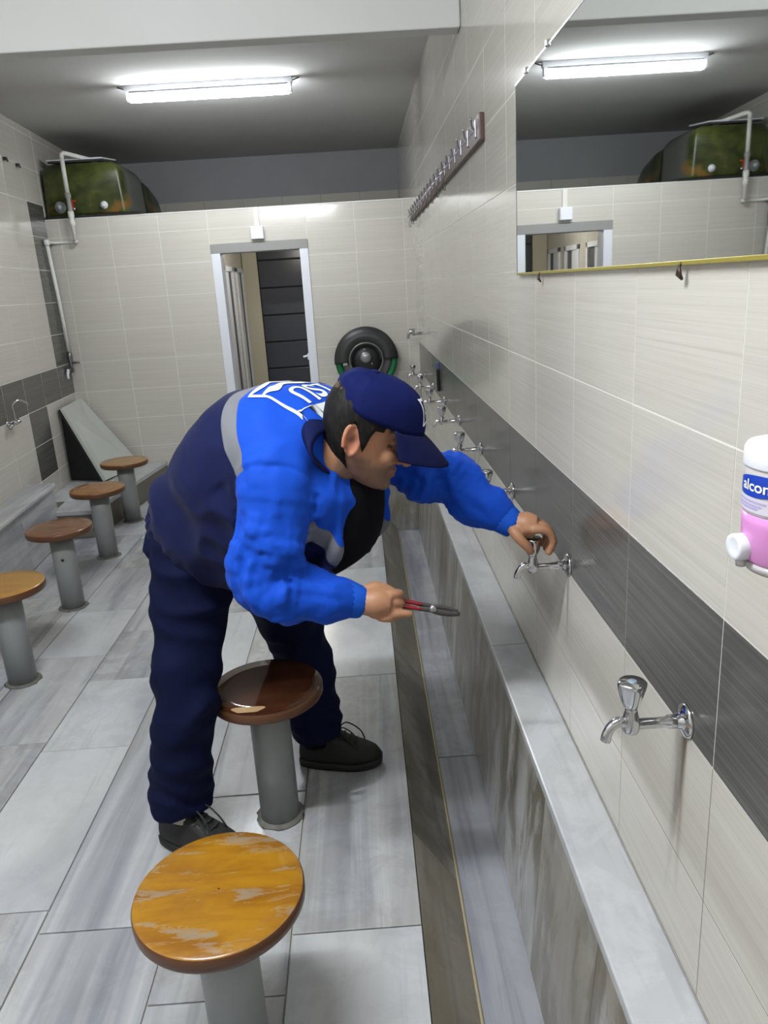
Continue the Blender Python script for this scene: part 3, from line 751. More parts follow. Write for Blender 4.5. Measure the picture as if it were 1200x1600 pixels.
# ------------------------------------------------------------------ round fixture on the far wall
r = empty('wall_fixture', (-.455, YF - .10, .985), label='large round black wall fixture with green rim behind the worker\'s cap', cat='fixture')
Yax = Matrix.Rotation(math.pi / 2, 4, 'X')
def arc_ring(r0, r1, a0, a1, y0, y1, n=40):
    return [[(r0 * math.cos(a), y1, r0 * math.sin(a)), (r0 * math.cos(a), y0, r0 * math.sin(a)), (r1 * math.cos(a), y0, r1 * math.sin(a)), (r1 * math.cos(a), y1, r1 * math.sin(a))] for a in np.linspace(a0, a1, n)]
MB().lathe([(.235, -.098), (.235, -.03), (.20, -.02), (.12, -.02), (.002, -.02)], 48, mtx=Yax).build('back_plate', mat('gray_metal_plate', (.20, .20, .20), .4, .5), r)
MB().rings(arc_ring(.215, .262, -math.pi * 1.02, math.pi * .02, -.045, .06, 40), 0, True).build('green_rim', mat('green_enamel', (.008, .13, .045), .3), r)
MB().rings(arc_ring(.115, .268, -.02, math.pi * 1.03, -.055, .065, 44), 0, True).build('black_guard', mat('charcoal_guard', (.032, .032, .033), .4), r)
MB().lathe([(.142, .0), (.148, .062), (.142, .07), (.132, .066), (.130, .035)], 44, mtx=Yax).build('bezel', mat('gray_bezel', (.17, .17, .16), .35, .6), r)
MB().lathe([(.131, .03), (.131, .045), (.06, .05), (.002, .05)], 40, mtx=Yax).build('black_disc', BLACKP, r)
MB().lathe([(.048, .04), (.048, .075), (.036, .085), (.002, .087)], 28, mtx=Matrix.Translation((-.005, 0, .022)) @ Yax).build('metal_hub', mat('dull_hub', (.30, .30, .31), .35, .7), r)
for x, z in ((.045, -.035), (-.01, .085)):
    MB().lathe([(.008, .04), (.008, .055), (.001, .056)], 12, mtx=Matrix.Translation((x, 0, z)) @ Yax).build('rivet', STEEL, r)
MB().box((-.20, -.05, -.04), (-.16, -.03, -.005), 0, .004).build('latch', STEEL, r)

# ------------------------------------------------------------------ small wall things
r = empty('junction_box', (-1.272, YF, 2.045), label='small white box on the wall above the doorway', cat='junction box')
MB().box((-.055, -.05, -.05), (.05, 0, .05), 0, .006).build('housing', WHITEP, r)
MB().box((-.05, -.054, -.045), (.045, -.049, .045), 0, .002).build('cover', WHITEP, r)
MB().box((-.02, -.012, .05), (.02, 0, .20), 0, .002).build('cable_duct', mat('cream_duct', (.66, .64, .6), .4), r)
def lw(y, z, off=0.0): return (xl(y) + off, y, z)
r = empty('swan_neck_faucet', lw(4.12, .845), label='chrome swan-neck faucet on the left wall at the photo edge', cat='faucet')
r.scale = (.78, .78, .78)
b = MB().tube([(0, -.02, 0), (.03, -.02, 0), (.06, -.02, .005), (.075, -.02, .03)], [.02, .014, .016, .012], 14, 0, 1)
b.lathe([(.03, 0), (.03, .006), (.012, .012)], 20, mtx=Matrix.Translation((0, -.02, 0)) @ Matrix.Rotation(math.pi / 2, 4, 'Y')); b.build('valve_body', CHROME, r)
MB().tube([(.075, -.02, .02), (.08, -.04, .12), (.09, -.06, .165), (.12, .0, .195), (.16, .05, .165), (.165, .055, .14)], [.009, .008, .008, .008, .008, .009], 12, 0, 4).build('swan_neck', CHROME, r)
MB().tube([(.05, -.02, 0), (.05, .05, .0), (.06, .09, .015)], [.012, .014, .02], 12, 0, 1).build('handle', CHROME, r)
MB().tube([(.05, -.02, 0), (.05, -.09, -.02)], [.012, .018], 12).build('handle', CHROME, r)
for y, z in ((4.973, 2.591), (5.223, 2.585)):
    r = empty('wall_anchor', lw(y, z), label='tiny dark wall anchor high on the left wall, ' + ('the one nearer the photo edge' if y < 5.1 else 'the one nearer the tank'), cat='anchor', group='anchors on the left wall')
    MB().tube([(-.002, 0, 0), (.02, 0, 0), (.03, 0, -.02)], [.014, .012, .006], 10).build('stub', DKGRAY, r)

# ------------------------------------------------------------------ the worker
PR = np.array([-0.93, 1.13, 0.0])                     # root, on the floor between the feet
P0 = np.array([-1.0, 1.06, .98]); N1 = np.array([-.585, .80, 1.27])
tv = (N1 - P0) / np.linalg.norm(N1 - P0)
Lv = np.array([-tv[1], tv[0], 0]); Lv = np.array([abs(Lv[0]), abs(Lv[1]), 0]) / np.linalg.norm(Lv)
Nv = np.cross(tv, Lv)
def T(s, l=0.0, n=0.0): return P0 + tv * s + Lv * l + Nv * n
def hframe(H, phi, psi, rho, sc):
    phi, psi, rho = np.radians((phi, psi, rho))
    F = np.array([math.cos(phi) * math.cos(psi), -math.cos(phi) * math.sin(psi), -math.sin(phi)])
    Lh = np.array([math.sin(psi), math.cos(psi), 0]); U = np.cross(F, Lh)
    return np.array(H), F, math.cos(rho) * Lh + math.sin(rho) * U, math.cos(rho) * U - math.sin(rho) * Lh, sc
HH, HF, HL, HU, HS = hframe((-.518, .735, 1.266), 20, 0, 4, 1.05)
def Hd(f, l, u):
    u = u * .88 if u < 0 else u; f = f * .8 if f < 0 else f
    return HH + HS * (f * HF + l * HL + u * HU)

def superring(c, A, B, n=40, e=2.3):
    out = []
    for a in np.linspace(0, 2 * math.pi, n, endpoint=False):
        ca, sa = math.cos(a), math.sin(a)
        k = (abs(ca) ** e + abs(sa) ** e) ** (-1 / e)
        out.append(c + A * ca * k + B * sa * k)
    return out
def soft(secs, sub=3):
    """secs rows: numbers -> smooth rows"""
    return catmull(np.array(secs, float), sub)

def remesh(mb, voxel, smooth=4):
    me = mb.mesh('tmp', [])
    o = bpy.data.objects.new('tmp', me); COL.objects.link(o)
    m = o.modifiers.new('r', 'REMESH'); m.mode = 'VOXEL'; m.voxel_size = voxel; m.use_smooth_shade = True
    s = o.modifiers.new('s', 'SMOOTH'); s.factor = .5; s.iterations = smooth
    bpy.context.view_layer.update()
    out = bpy.data.meshes.new_from_object(o.evaluated_get(bpy.context.evaluated_depsgraph_get()))
    bpy.data.objects.remove(o)
    return out
def get_co(me):
    a = np.empty(len(me.vertices) * 3); me.vertices.foreach_get('co', a); return a.reshape(-1, 3)
def get_no(me):
    a = np.empty(len(me.vertices) * 3); me.vertices.foreach_get('normal', a); return a.reshape(-1, 3)
def set_co(me, a): me.vertices.foreach_set('co', np.asarray(a, float).ravel()); me.update()
def attr(me, name, vals):
    at = me.attributes.new(name, 'FLOAT', 'POINT'); at.data.foreach_set('value', np.asarray(vals, np.float32))
def kd_of(P):
    k = kdtree.KDTree(len(P))
    for i, q in enumerate(P): k.insert(q, i)
    k.balance(); return k
def nz(x, y, z): return noise.noise((x, y, z))
def finish(me, name, mats, parent=None, **kw):
    set_co(me, get_co(me) - PR); me.name = name
    me.materials.clear()
    for m in (mats if isinstance(mats, (list, tuple)) else [mats]): me.materials.append(m)
    me.polygons.foreach_set('use_smooth', [True] * len(me.polygons)); me.update()
    return obj(name, me, parent, **kw)

def at_attr(m, name):
    n = m.node_tree.nodes.new('ShaderNodeAttribute'); n.attribute_name = name; return n.outputs['Fac']

# ---- body: one continuous surface -------------------------------------------------
B = MB()
head_secs = [(-.118, .088, .052, .022), (-.108, .097, .018, .040), (-.090, .101, -.015, .052), (-.068, .101, -.045, .060), (-.045, .100, -.066, .066),
             (-.015, .096, -.082, .071), (.015, .094, -.090, .074), (.036, .099, -.094, .076), (.070, .093, -.095, .077), (.100, .076, -.085, .070), (.122, .045, -.06, .052), (.134, .015, -.028, .02)]
hr = []
for u, ff, fb, hw in soft(head_secs, 2):
    c = (ff + fb) / 2; r_ = []
    for a in np.linspace(0, 2 * math.pi, 44, endpoint=False):
        ca, sa = math.cos(a), math.sin(a)
        wid = hw * (1 - .16 * max(ca, 0) ** 2)
        r_.append(tuple(Hd(c + (ff - fb) / 2 * math.copysign(abs(ca) ** .9, ca), wid * math.copysign(abs(sa) ** .88, sa), u)))
    hr.append(r_)
B.rings(hr)
B.tube([Hd(.094, 0, .030), Hd(.104, 0, .008), Hd(.114, 0, -.012), Hd(.127, 0, -.029), Hd(.114, 0, -.041)], [.009, .0095, .012, .0150, .010], 14, 0, 3)
for s in (-1, 1):
    B.ell(Hd(.108, s * .012, -.034), .0105 * HS, 12)
    B.tube([Hd(.097, s * .012, .036), Hd(.093, s * .034, .041), Hd(.078, s * .056, .034)], [.008, .0095, .007], 10, 0, 2)
    B.ell(Hd(.072, s * .038, -.022), (.027, .024, .027), 14)
    B.ell(Hd(.082, s * .033, .014), .0145, 12)
    ear = [Hd(-.012 + .019 * math.cos(a) - .012 * math.sin(a) * .3, s * (.079 + .006 * math.cos(a + 2.6)), .002 + .034 * math.sin(a)) for a in np.linspace(math.radians(-80), math.radians(215), 14)]
    B.tube(ear, [.0058] * 10 + [.0055] * 4, 10, 0, 1)
    B.ell(Hd(-.010, s * .075, -.002), (.019, .0058, .031), 12, 0, tuple(Vector(q) for q in (HF, HL, HU)))
    B.ell(Hd(-.004, s * .076, -.028), (.010, .006, .012), 10, 0, tuple(Vector(q) for q in (HF, HL, HU)))
B.tube([Hd(.088, -.024, -.064), Hd(.103, 0, -.061), Hd(.088, .024, -.064)], [.005, .0075, .005], 10, 0, 3)
B.tube([Hd(.086, -.022, -.073), Hd(.102, 0, -.075), Hd(.086, .022, -.073)], [.005, .0085, .005], 10, 0, 3)
B.ell(Hd(.088, 0, -.103), .019, 12)
B.tube([T(.46, 0, -.02), T(.56, 0, -.02), Hd(-.035, 0, -.09), Hd(-.02, 0, -.03)], [.09, .068, .058, .062], 24, 0, 3)
tr = []
for s, o_, hn, hl in soft([(-.08, -.04, .08, .085), (0, -.035, .09, .10), (.15, -.02, .12, .145), (.3, -.02, .13, .165), (.42, -.02, .12, .17), (.52, -.03, .09, .15), (.58, -.03, .06, .08)], 2):
    tr.append([tuple(q) for q in superring(T(s, 0, o_), Lv * hl, Nv * hn, 36)])
B.rings(tr)
R_SH, R_EL, R_WR = np.array((-.700, .680, 1.180)), np.array((-.735, .635, .965)), np.array((-.545, .660, .885))
L_SH, L_EL, L_WR = np.array((-.515, .97, 1.210)), np.array((-.29, .93, 1.098)), np.array((-.146, .853, .990))
B.tube([T(.48, -.09, -.02), R_SH, (R_SH + R_EL) / 2, R_EL, (R_EL + R_WR) / 2, R_WR + (R_EL - R_WR) * .12, R_WR], [.08, .062, .050, .045, .042, .031, .029], 20, 0, 3)
B.tube([T(.48, .09, -.02), L_SH, (L_SH + L_EL) / 2, L_EL, (L_EL + L_WR) / 2, L_WR + (L_EL - L_WR) * .12, L_WR], [.08, .060, .048, .043, .040, .029, .028], 20, 0, 3)
RL = [(-.975, 1.0, .97, .085), (-1.0, .99, .86, .082), (-1.03, .985, .70, .072), (-1.055, .945, .52, .056), (-1.083, .95, .35, .052), (-1.112, .975, .16, .038), (-1.115, .975, .12, .034)]
LL = [(-.93, 1.15, .98, .10), (-.88, 1.2, .84, .086), (-.82, 1.26, .66, .07), (-.775, 1.33, .5, .055), (-.742, 1.335, .32, .05), (-.735, 1.315, .16, .038), (-.736, 1.316, .12, .034)]
for Q in (RL, LL): B.tube([q[:3] for q in Q], [q[3] for q in Q], 18, 0, 2)

def chain(pts, rad): B.tube(pts, rad, 12, 0, 3)
# left hand: palm down over the tap handle, fingers curled down its wall side, thumb on the room side
hx, hy, hz = -.092, .833, TAPZ
B.tube([L_WR, (-.128, .845, .988), (-.108, .838, .985), (-.084, .832, .979)], [.026, .029, .034, .030], 18, 0, 3, )
B.ell((-.100, .834, .983), (.036, .036, .020), 16, 0, (Vector((.97, -.2, -.12)), Vector((.2, .97, 0)), Vector((.12, 0, .99))))
for k, (dy, kz, L_) in enumerate(((-.030, -.002, .95), (-.010, .003, 1.05), (.011, .002, 1.0), (.030, -.004, .85))):
    y = hy + dy
    chain([(-.098, y + .002, .982), (-.072, y - .001, .983 + kz), (-.055, y - .002, .972 + kz), (-.0465, y - .002, .955 + kz - .004), (-.0475, y + .000, .938 - .008 * (L_ - 1) / .1), (-.055, y + .003, .921 - .006 * (L_ - .95) / .1), (-.062, y + .004, .914)], [.011, .0115, .0105, .0098, .0092, .0086, .006])
chain([(-.146, .832, .985), (-.140, .812, .974), (-.128, .800, .958), (-.114, .797, .942), (-.104, .800, .928), (-.100, .803, .921)], [.014, .0145, .0128, .0115, .0105, .0075])
# right hand: wrapped around the plier handles, back of the hand to the camera
W0 = R_WR; ax = np.array((.985, .03, -.17)); ax /= np.linalg.norm(ax)      # along the hand
sidev = np.array((0.10, -.96, .25)); sidev -= ax * np.dot(sidev, ax); sidev /= np.linalg.norm(sidev)  # back of hand, towards the camera
upv = np.cross(sidev, ax); upv *= (1 if upv[2] > 0 else -1)
def RH(a, s, u): return tuple(W0 + ax * a + sidev * s + upv * u)
B.tube([RH(0, 0, 0), RH(.025, .003, .0), RH(.05, .006, .002), RH(.078, .004, .0)], [.028, .031, .034, .027], 18, 0, 3)
B.ell(RH(.052, .006, .0), (.040, .019, .038), 16, 0, (Vector(ax), Vector(sidev), Vector(upv)))
for k, (uu, a0, ln) in enumerate(((.024, .082, 1.0), (.004, .086, 1.06), (-.015, .083, 1.0), (-.031, .076, .85))):
    if k == 3 or k == 2 or k == 1:
        chain([RH(.055, .008, uu), RH(a0, .010, uu), RH(a0 + .017 * ln, .000, uu - .001), RH(a0 + .020 * ln, -.016, uu - .002), RH(a0 + .008 * ln, -.029, uu - .002), RH(a0 - .010, -.031, uu - .001)], [.0115, .0118, .0105, .0098, .0092, .007])
    else:
        chain([RH(.055, .008, uu), RH(a0, .011, uu), RH(a0 + .016, .003, uu + .001), RH(a0 + .021, -.013, uu + .001), RH(a0 + .010, -.027, uu), RH(a0 - .006, -.030, uu)], [.0115, .0120, .0108, .0100, .0092, .007])
chain([RH(.020, -.006, .026), RH(.042, -.010, .036), RH(.064, -.013, .035), RH(.082, -.014, .029), RH(.094, -.014, .024)], [.014, .0138, .0120, .0108, .008])
# pointing lower finger along the handles
chain([RH(.060, .008, -.024), RH(.088, .012, -.022), RH(.108, .009, -.020), RH(.124, .006, -.019), RH(.134, .004, -.019)], [.0118, .0115, .0102, .0092, .0068])
body = remesh(B, .0034, 3)
co = get_co(body); no = get_no(body)
loc = (co - HH) / HS
hc = np.stack([loc @ HF, loc @ HL, loc @ HU], 1)
near = (np.abs(hc) < .2).all(1)
hc[:, 2] = np.where(hc[:, 2] < 0, hc[:, 2] / .88, hc[:, 2]); hc[:, 0] = np.where(hc[:, 0] < 0, hc[:, 0] / .8, hc[:, 0])
disp = np.zeros(len(co))
for s in (-1, 1):       # eye sockets and nostrils
    for c, sg, a in (((.098, s * .030, .020), .013, -.006), ((.100, s * .050, .014), .012, -.003), ((.112, s * .009, -.044), .005, -.004), ((-.006, s * .086, .004), .009, -.009)):
        disp -= -a * np.exp(-((hc - c) ** 2).sum(1) / (2 * sg ** 2)) * near
disp -= .0025 * np.exp(-((hc[:, 2] + .0685) / .0022) ** 2) * (hc[:, 0] > .085) * (np.abs(hc[:, 1]) < .026) * near
co = co + no * disp[:, None]
set_co(body, co)
def sm(x, a, b): t_ = np.clip((x - a) / (b - a), 0, 1); return t_ * t_ * (3 - 2 * t_)
beard = near * sm(-hc[:, 2], .036, .062) * sm(hc[:, 0], -.045, -.02) * (1 - .75 * np.exp(-(((hc[:, 2] + .068) / .010) ** 2)) * (np.abs(hc[:, 1]) < .03) * (hc[:, 0] > .07))
beard = np.maximum(beard, near * sm(-hc[:, 2], .022, .045) * sm(hc[:, 0], -.03, -.01) * (hc[:, 0] < .045) * .9)
beard = np.maximum(beard, near * np.exp(-((hc[:, 2] + .053) / .007) ** 2) * (hc[:, 0] > .085) * (np.abs(hc[:, 1]) < .032) * .9)
brow = near * np.exp(-(((hc[:, 2] - .040) / .006) ** 2)) * (hc[:, 0] > .06) * sm(np.abs(hc[:, 1]), .008, .016) * (np.abs(hc[:, 1]) < .058)
lash = near * np.exp(-(((hc[:, 2] - .006) / .0028) ** 2)) * (hc[:, 0] > .07) * (np.abs(np.abs(hc[:, 1]) - .034) < .017)
lips = near * np.exp(-(((hc[:, 2] + .068) / .009) ** 2)) * (hc[:, 0] > .088) * (np.abs(hc[:, 1]) < .024)
scalp = near * sm(hc[:, 2], .045, .06) * sm(-hc[:, 0], -.06, -.04)
brow = np.maximum(brow, scalp)
attr(body, 'beard', beard); attr(body, 'brow', np.maximum(brow, lash)); attr(body, 'lips', lips)
redd = near * np.exp(-((hc - (-.01, -.08, .0)) ** 2).sum(1) / (2 * .03 ** 2)) + near * np.exp(-((hc - (.12, 0, -.028)) ** 2).sum(1) / (2 * .016 ** 2))
attr(body, 'red', np.clip(redd, 0, 1))
attr(body, 'concha', near * np.exp(-((hc - (-.010, -.082, .004)) ** 2).sum(1) / (2 * .0085 ** 2)))
SKIN = mat('skin', (.40, .19, .105), .5); t = NT(SKIN)
f = t.noise(t.coords((60, 60, 60)), 1.0, 3)
c = t.mix(t.math('MULTIPLY', f, .5), (.37, .185, .102), (.30, .142, .075))
c = t.mix(t.math('MULTIPLY', at_attr(SKIN, 'red'), .5), c, (.50, .16, .10))
c = t.mix(t.math('MULTIPLY', at_attr(SKIN, 'concha'), .75), c, (.09, .028, .02))  # shade of the ear hollow painted into the skin colour
c = t.mix(t.math('MULTIPLY', at_attr(SKIN, 'lips'), .6), c, (.33, .12, .085))
c = t.mix(t.math('MULTIPLY', at_attr(SKIN, 'beard'), .68), c, (.075, .052, .042))
c = t.mix(t.math('MULTIPLY', at_attr(SKIN, 'brow'), .85), c, (.018, .013, .011))
t.color(c); SKIN.node_tree.nodes['Principled BSDF'].inputs['Subsurface Weight'].default_value = 0.08
SKIN.node_tree.nodes['Principled BSDF'].inputs['Subsurface Radius'].default_value = (.01, .004, .002)
person = finish(body, 'person', SKIN)
person.location = tuple(PR)
tag(person, 'man in blue jacket and navy cap bending over with a hand on a tap', 'person')

# ---- cloth materials ---------------------------------------------------------------
def cloth(name, color, rough=.75):
    m = mat(name, color, rough, spec=.1); t = NT(m)
    v = t.coords((900, 900, 900)); f = t.noise(v, 1.0, 2)
    f2 = t.noise(t.coords((9, 9, 9)), 1.0, 4)
    c = t.mix(t.math('MULTIPLY', f2, .35), color, tuple(x * .72 for x in color))
    t.color(c); t.bump(f, .12, .0006)
    m.node_tree.nodes['Principled BSDF'].inputs['Sheen Weight'].default_value = .0
    return m
NAVY = (.0052, .0085, .048); BLUE = (.006, .060, .45)
CL_NAVY = cloth('navy_cloth', NAVY); CL_TROU = cloth('navy_trouser_cloth', (.0042, .0066, .030)); CL_BLACK = cloth('black_knit', (.006, .006, .008), .85)
CL_CUFF = cloth('blue_rib_knit', (.012, .085, .50))
REFL = mat('gray_reflective_cloth', (.15, .155, .175), .42)
JK = mat('work_jacket_cloth', BLUE, .68, spec=.12); t = NT(JK)
oc = t.n('ShaderNodeTexCoord').outputs['Object']
s_ = t.dot(oc, tuple(tv), float(np.dot(PR - P0, tv)))
n_ = t.dot(oc, tuple(Nv), float(np.dot(PR - P0, Nv)))
l_ = t.dot(oc, tuple(Lv), float(np.dot(PR - P0, Lv)))
arm = t.step(at_attr(JK, 'arm'), 0.0, .004)
S0, S1 = .445, .490
var = t.noise(t.coords((8, 8, 8)), 1.0, 4)
blue = t.mix(t.math('MULTIPLY', var, .35), BLUE, tuple(x * .75 for x in BLUE))
navy = t.mix(t.math('MULTIPLY', var, .35), NAVY, tuple(x * .7 for x in NAVY))
# back: navy below, gray band, blue yoke; the band sits a little lower on the front
sn = t.math('SUBTRACT', s_, t.math('MULTIPLY', t.math('SUBTRACT', 1.0, t.step(n_, -.08, .02)), .022))
band = t.math('MULTIPLY', t.step(sn, S0, .0012), t.math('SUBTRACT', 1.0, t.step(sn, S1, .0012)))
c = t.mix(t.step(sn, S1, .001), navy, blue)
c = t.mix(band, c, (.15, .155, .175))
c = t.mix(arm, c, blue)
t.color(c)
f = t.noise(t.coords((900, 900, 900)), 1.0, 2); t.bump(f, .12, .0006)
JK.node_tree.nodes['Principled BSDF'].inputs['Sheen Weight'].default_value = .03

# ---- jacket --------------------------------------------------------------------------
J = MB()
secs = [(-.06, .112, -.16, .128, .02), (-.03, .122, -.175, .146, .02), (.03, .142, -.205, .168, .015), (.14, .170, -.245, .190, .008), (.27, .194, -.285, .208, .0), (.37, .208, -.290, .215, .0), (.44, .192, -.285, .216, .0), (.50, .168, -.262, .212, 0), (.55, .134, -.22, .192, 0), (.590, .090, -.16, .138, 0), (.615, .045, -.115, .090, 0), (.625, .005, -.09, .055, 0)]
jr = []
for s, top, bot, hl, lo in soft(secs, 3):
    ring = []
    for a in np.linspace(0, 2 * math.pi, 60, endpoint=False):
        ca, sa = math.cos(a), math.sin(a); e = 2.25
        k = (abs(ca) ** e + abs(sa) ** e) ** (-1 / e)
        sag = 1 - .12 * max(-sa, 0) ** 2                       # narrower towards the hanging front
        ring.append(tuple(T(s, lo + hl * ca * k * sag, (top if sa > 0 else -bot) * sa * k)))
    jr.append(ring)
J.rings(jr)
torso_pts = [q for r_ in jr for q in r_]
def sleeve(pts, rad):
    R_, P_2 = tube_rings(pts, rad, 28, 4)
    J.rings(R_); return R_
slR = sleeve([T(.47, -.11, .0), R_SH + np.array((.0, .01, .012)), R_SH * .5 + R_EL * .5 + np.array((.0, 0, 0)), R_EL + np.array((-.010, 0, -.012)), R_EL * .55 + R_WR * .45 + np.array((0, 0, -.012)), R_EL * .2 + R_WR * .8 + np.array((0, 0, -.004)), R_WR + (R_EL - R_WR) * .02],
             [.085, .092, .088, .080, .067, .054, .040])
slL = sleeve([T(.47, .11, .0), L_SH + np.array((0, 0, -.005)), L_SH * .5 + L_EL * .5 + np.array((.0, 0, -.012)), L_EL + np.array((0, 0, -.008)), L_EL * .5 + L_WR * .5 + np.array((0, 0, -.006)), L_EL * .18 + L_WR * .82, L_WR + (L_EL - L_WR) * .05],
             [.085, .090, .080, .072, .064, .050, .038])
# open front edges hanging down
flap_pts = []
for lf, th in ((-.098, .022), (.118, .022)):
    J.tube([T(.60, lf * .6, -.09), T(.56, lf * .9, -.168), T(.50, lf, -.248), T(.40, lf * 1.0, -.292), T(.28, lf * .95, -.285)], [.012, .013, .016, .018, .014], 18, 0, 3)
    flap_pts += [q for r_ in tube_rings([T(.62, lf * .55, -.11), T(.57, lf * .9, -.20), T(.50, lf, -.262), T(.40, lf * 1.0, -.292), T(.28, lf * .95, -.285)], [.016, .017, .018, .018, .014], 18, 3)[0] for q in r_]
jacket = remesh(J, .0065, 5)
co = get_co(jacket); no = get_no(jacket)
kt = kd_of(torso_pts + flap_pts)
arms = []
for R_ in (slR, slL):
    pts = [q for r_ in R_[6:] for q in r_]
    m_ = len(R_[0])
    par = [((6 + i) / len(R_), j / m_) for i in range(len(R_) - 6) for j in range(m_)]
    cum = np.concatenate([[0], np.cumsum([np.linalg.norm(np.mean(R_[i + 1], 0) - np.mean(R_[i], 0)) for i in range(len(R_) - 1)])])
    arms.append((kd_of(pts), par, cum, m_, R_))
av = np.empty(len(co)); disp = np.zeros(len(co))
for i, q in enumerate(co):
    dt = kt.find(q)[2]; best = None
    for a_i, (k_, par, cum, m_, R_) in enumerate(arms):
        _, idx, d_ = k_.find(q)
        if best is None or d_ < best[0]: best = (d_, a_i, idx)
    d_, a_i, idx = best
    av[i] = dt - d_
    rel = q - P0; s = rel @ tv; l = rel @ Lv; n = rel @ Nv
    if dt < d_:
        # back and side of the torso: broad soft folds, tighter gathers at the hem
        w = nz(s * 7, l * 5 + n * 4, 3.1) * .014 - abs(nz(s * 12 + l * 9, n * 11 - l * 5, 7.7)) * .024 + .005
        g = math.exp(-((s + .02) / .05) ** 2)
        w += g * .007 * math.sin(math.atan2(n, l) * 26 + 3 * nz(l * 8, n * 8, s * 4))
        w -= .012 * math.exp(-((s - .0) / .016) ** 2) * (1 if n > -.2 else .3)
        disp[i] = w * (.45 if (s > .3 and n > 0) else 1)
    else:
        k_, par, cum, m_, R_ = arms[a_i]
        ii = 6 + idx // m_; th = (idx % m_) / m_ * 2 * math.pi
        x = cum[ii]; tot = cum[-1]
        fx = math.cos(th); fy = math.sin(th)
        ph = x * 34 + 1.6 * fx + 2.2 * nz(x * 7, fx * 1.5, fy * 1.5 + a_i * 9)
        fold = (abs(math.sin(ph * .70)) ** 1.3 - .5) * -.016
        bend = .55 + .8 * math.exp(-((x / tot - .55) / .2) ** 2) + .35 * (a_i == 1)
        w = fold * bend + nz(x * 9, fx * 2.0, fy * 2.0) * .007 - abs(nz(x * 13 + fx * 2, fx * 2.2 + a_i * 5, fy * 2.2)) * .004
        w *= sm(np.array(tot - x), .015, .06)
        disp[i] = w * (1 if x / tot > .25 else .5)
# smooth both fields over the mesh
ed = np.empty(len(jacket.edges) * 2, int); jacket.edges.foreach_get('vertices', ed); ed = ed.reshape(-1, 2)
deg = np.bincount(ed.ravel(), minlength=len(co)).astype(float)
def blur(x, it):
    for _ in range(it):
        y = np.zeros(len(x)); np.add.at(y, ed[:, 0], x[ed[:, 1]]); np.add.at(y, ed[:, 1], x[ed[:, 0]]); x = .5 * x + .5 * y / deg
    return x
av = blur(av, 6); disp = blur(disp, 2)
# seam groove where the sleeves are set in
disp -= .0035 * np.exp(-(av / .006) ** 2)
set_co(jacket, co + no * disp[:, None])
attr(jacket, 'arm', av - .004)
jk = finish(jacket, 'jacket', JK, person)
for nm, wr_, el_ in (('cuff', R_WR, R_EL), ('cuff', L_WR, L_EL)):
    d_ = (el_ - wr_) / np.linalg.norm(el_ - wr_)
    rr_ = .0385 if wr_ is R_WR else .036
    R_, _ = tube_rings([wr_ + d_ * .035 - PR, wr_ + d_ * .028 - PR, wr_ - d_ * .012 - PR, wr_ - d_ * .018 - PR, wr_ - d_ * .014 - PR], [rr_ + .006, rr_ + .007, rr_ - .001, rr_ - .004, rr_ - .010], 40)
    for ri, ring in enumerate(R_):
        cc = np.mean(ring, 0)
        R_[ri] = [tuple(cc + (np.array(q) - cc) * (1 + .018 * math.cos(20 * 2 * math.pi * j / 40))) for j, q in enumerate(ring)]
    MB().rings(R_, 0, False).build('cuff', CL_CUFF, jk)
# collar: a standing band around the neck, open in front
col = MB(); rr = []
c0 = T(.578, 0, -.035); c1 = Hd(-.030, 0, -.050); an = (c1 - c0) / np.linalg.norm(c1 - c0)
cb = Nv - an * np.dot(Nv, an); cb /= np.linalg.norm(cb)
for a in np.linspace(math.radians(-74), math.radians(254), 44):
    la, na = math.cos(a), math.sin(a)
    drop = .075 * max(0, -na) ** 1.5
    d_ = Lv * la + cb * na
    base = c0 + an * (-.012 - drop * 1.4) + Lv * la * .110 + cb * na * (.080 if na > 0 else .103)
    up = c0 + an * (.078 - drop) + Lv * la * .092 + cb * na * (.068 if na > 0 else .085)
    mid = c0 + an * (.035 - drop) + Lv * la * .100 + cb * na * (.074 if na > 0 else .094)
    rr.append([tuple(q - PR) for q in (base, mid, up, up + an * .004 + d_ * .006, up + d_ * .012, mid + d_ * .013, base + d_ * .014)])
col.rings(rr).build('collar', CL_NAVY, jk)
# black jumper showing between the open fronts
sw = MB(); rr = []
for s, bot, hl in soft([(.10, -.22, .06), (.20, -.275, .09), (.30, -.305, .105), (.40, -.312, .105), (.48, -.298, .10), (.54, -.252, .088), (.59, -.19, .07), (.63, -.125, .055)], 3):
    rr.append([tuple(q - PR) for q in superring(T(s, .012, bot + .06), Lv * hl, Nv * .062, 30)])
sw.rings(rr).build('jumper', CL_BLACK, person)
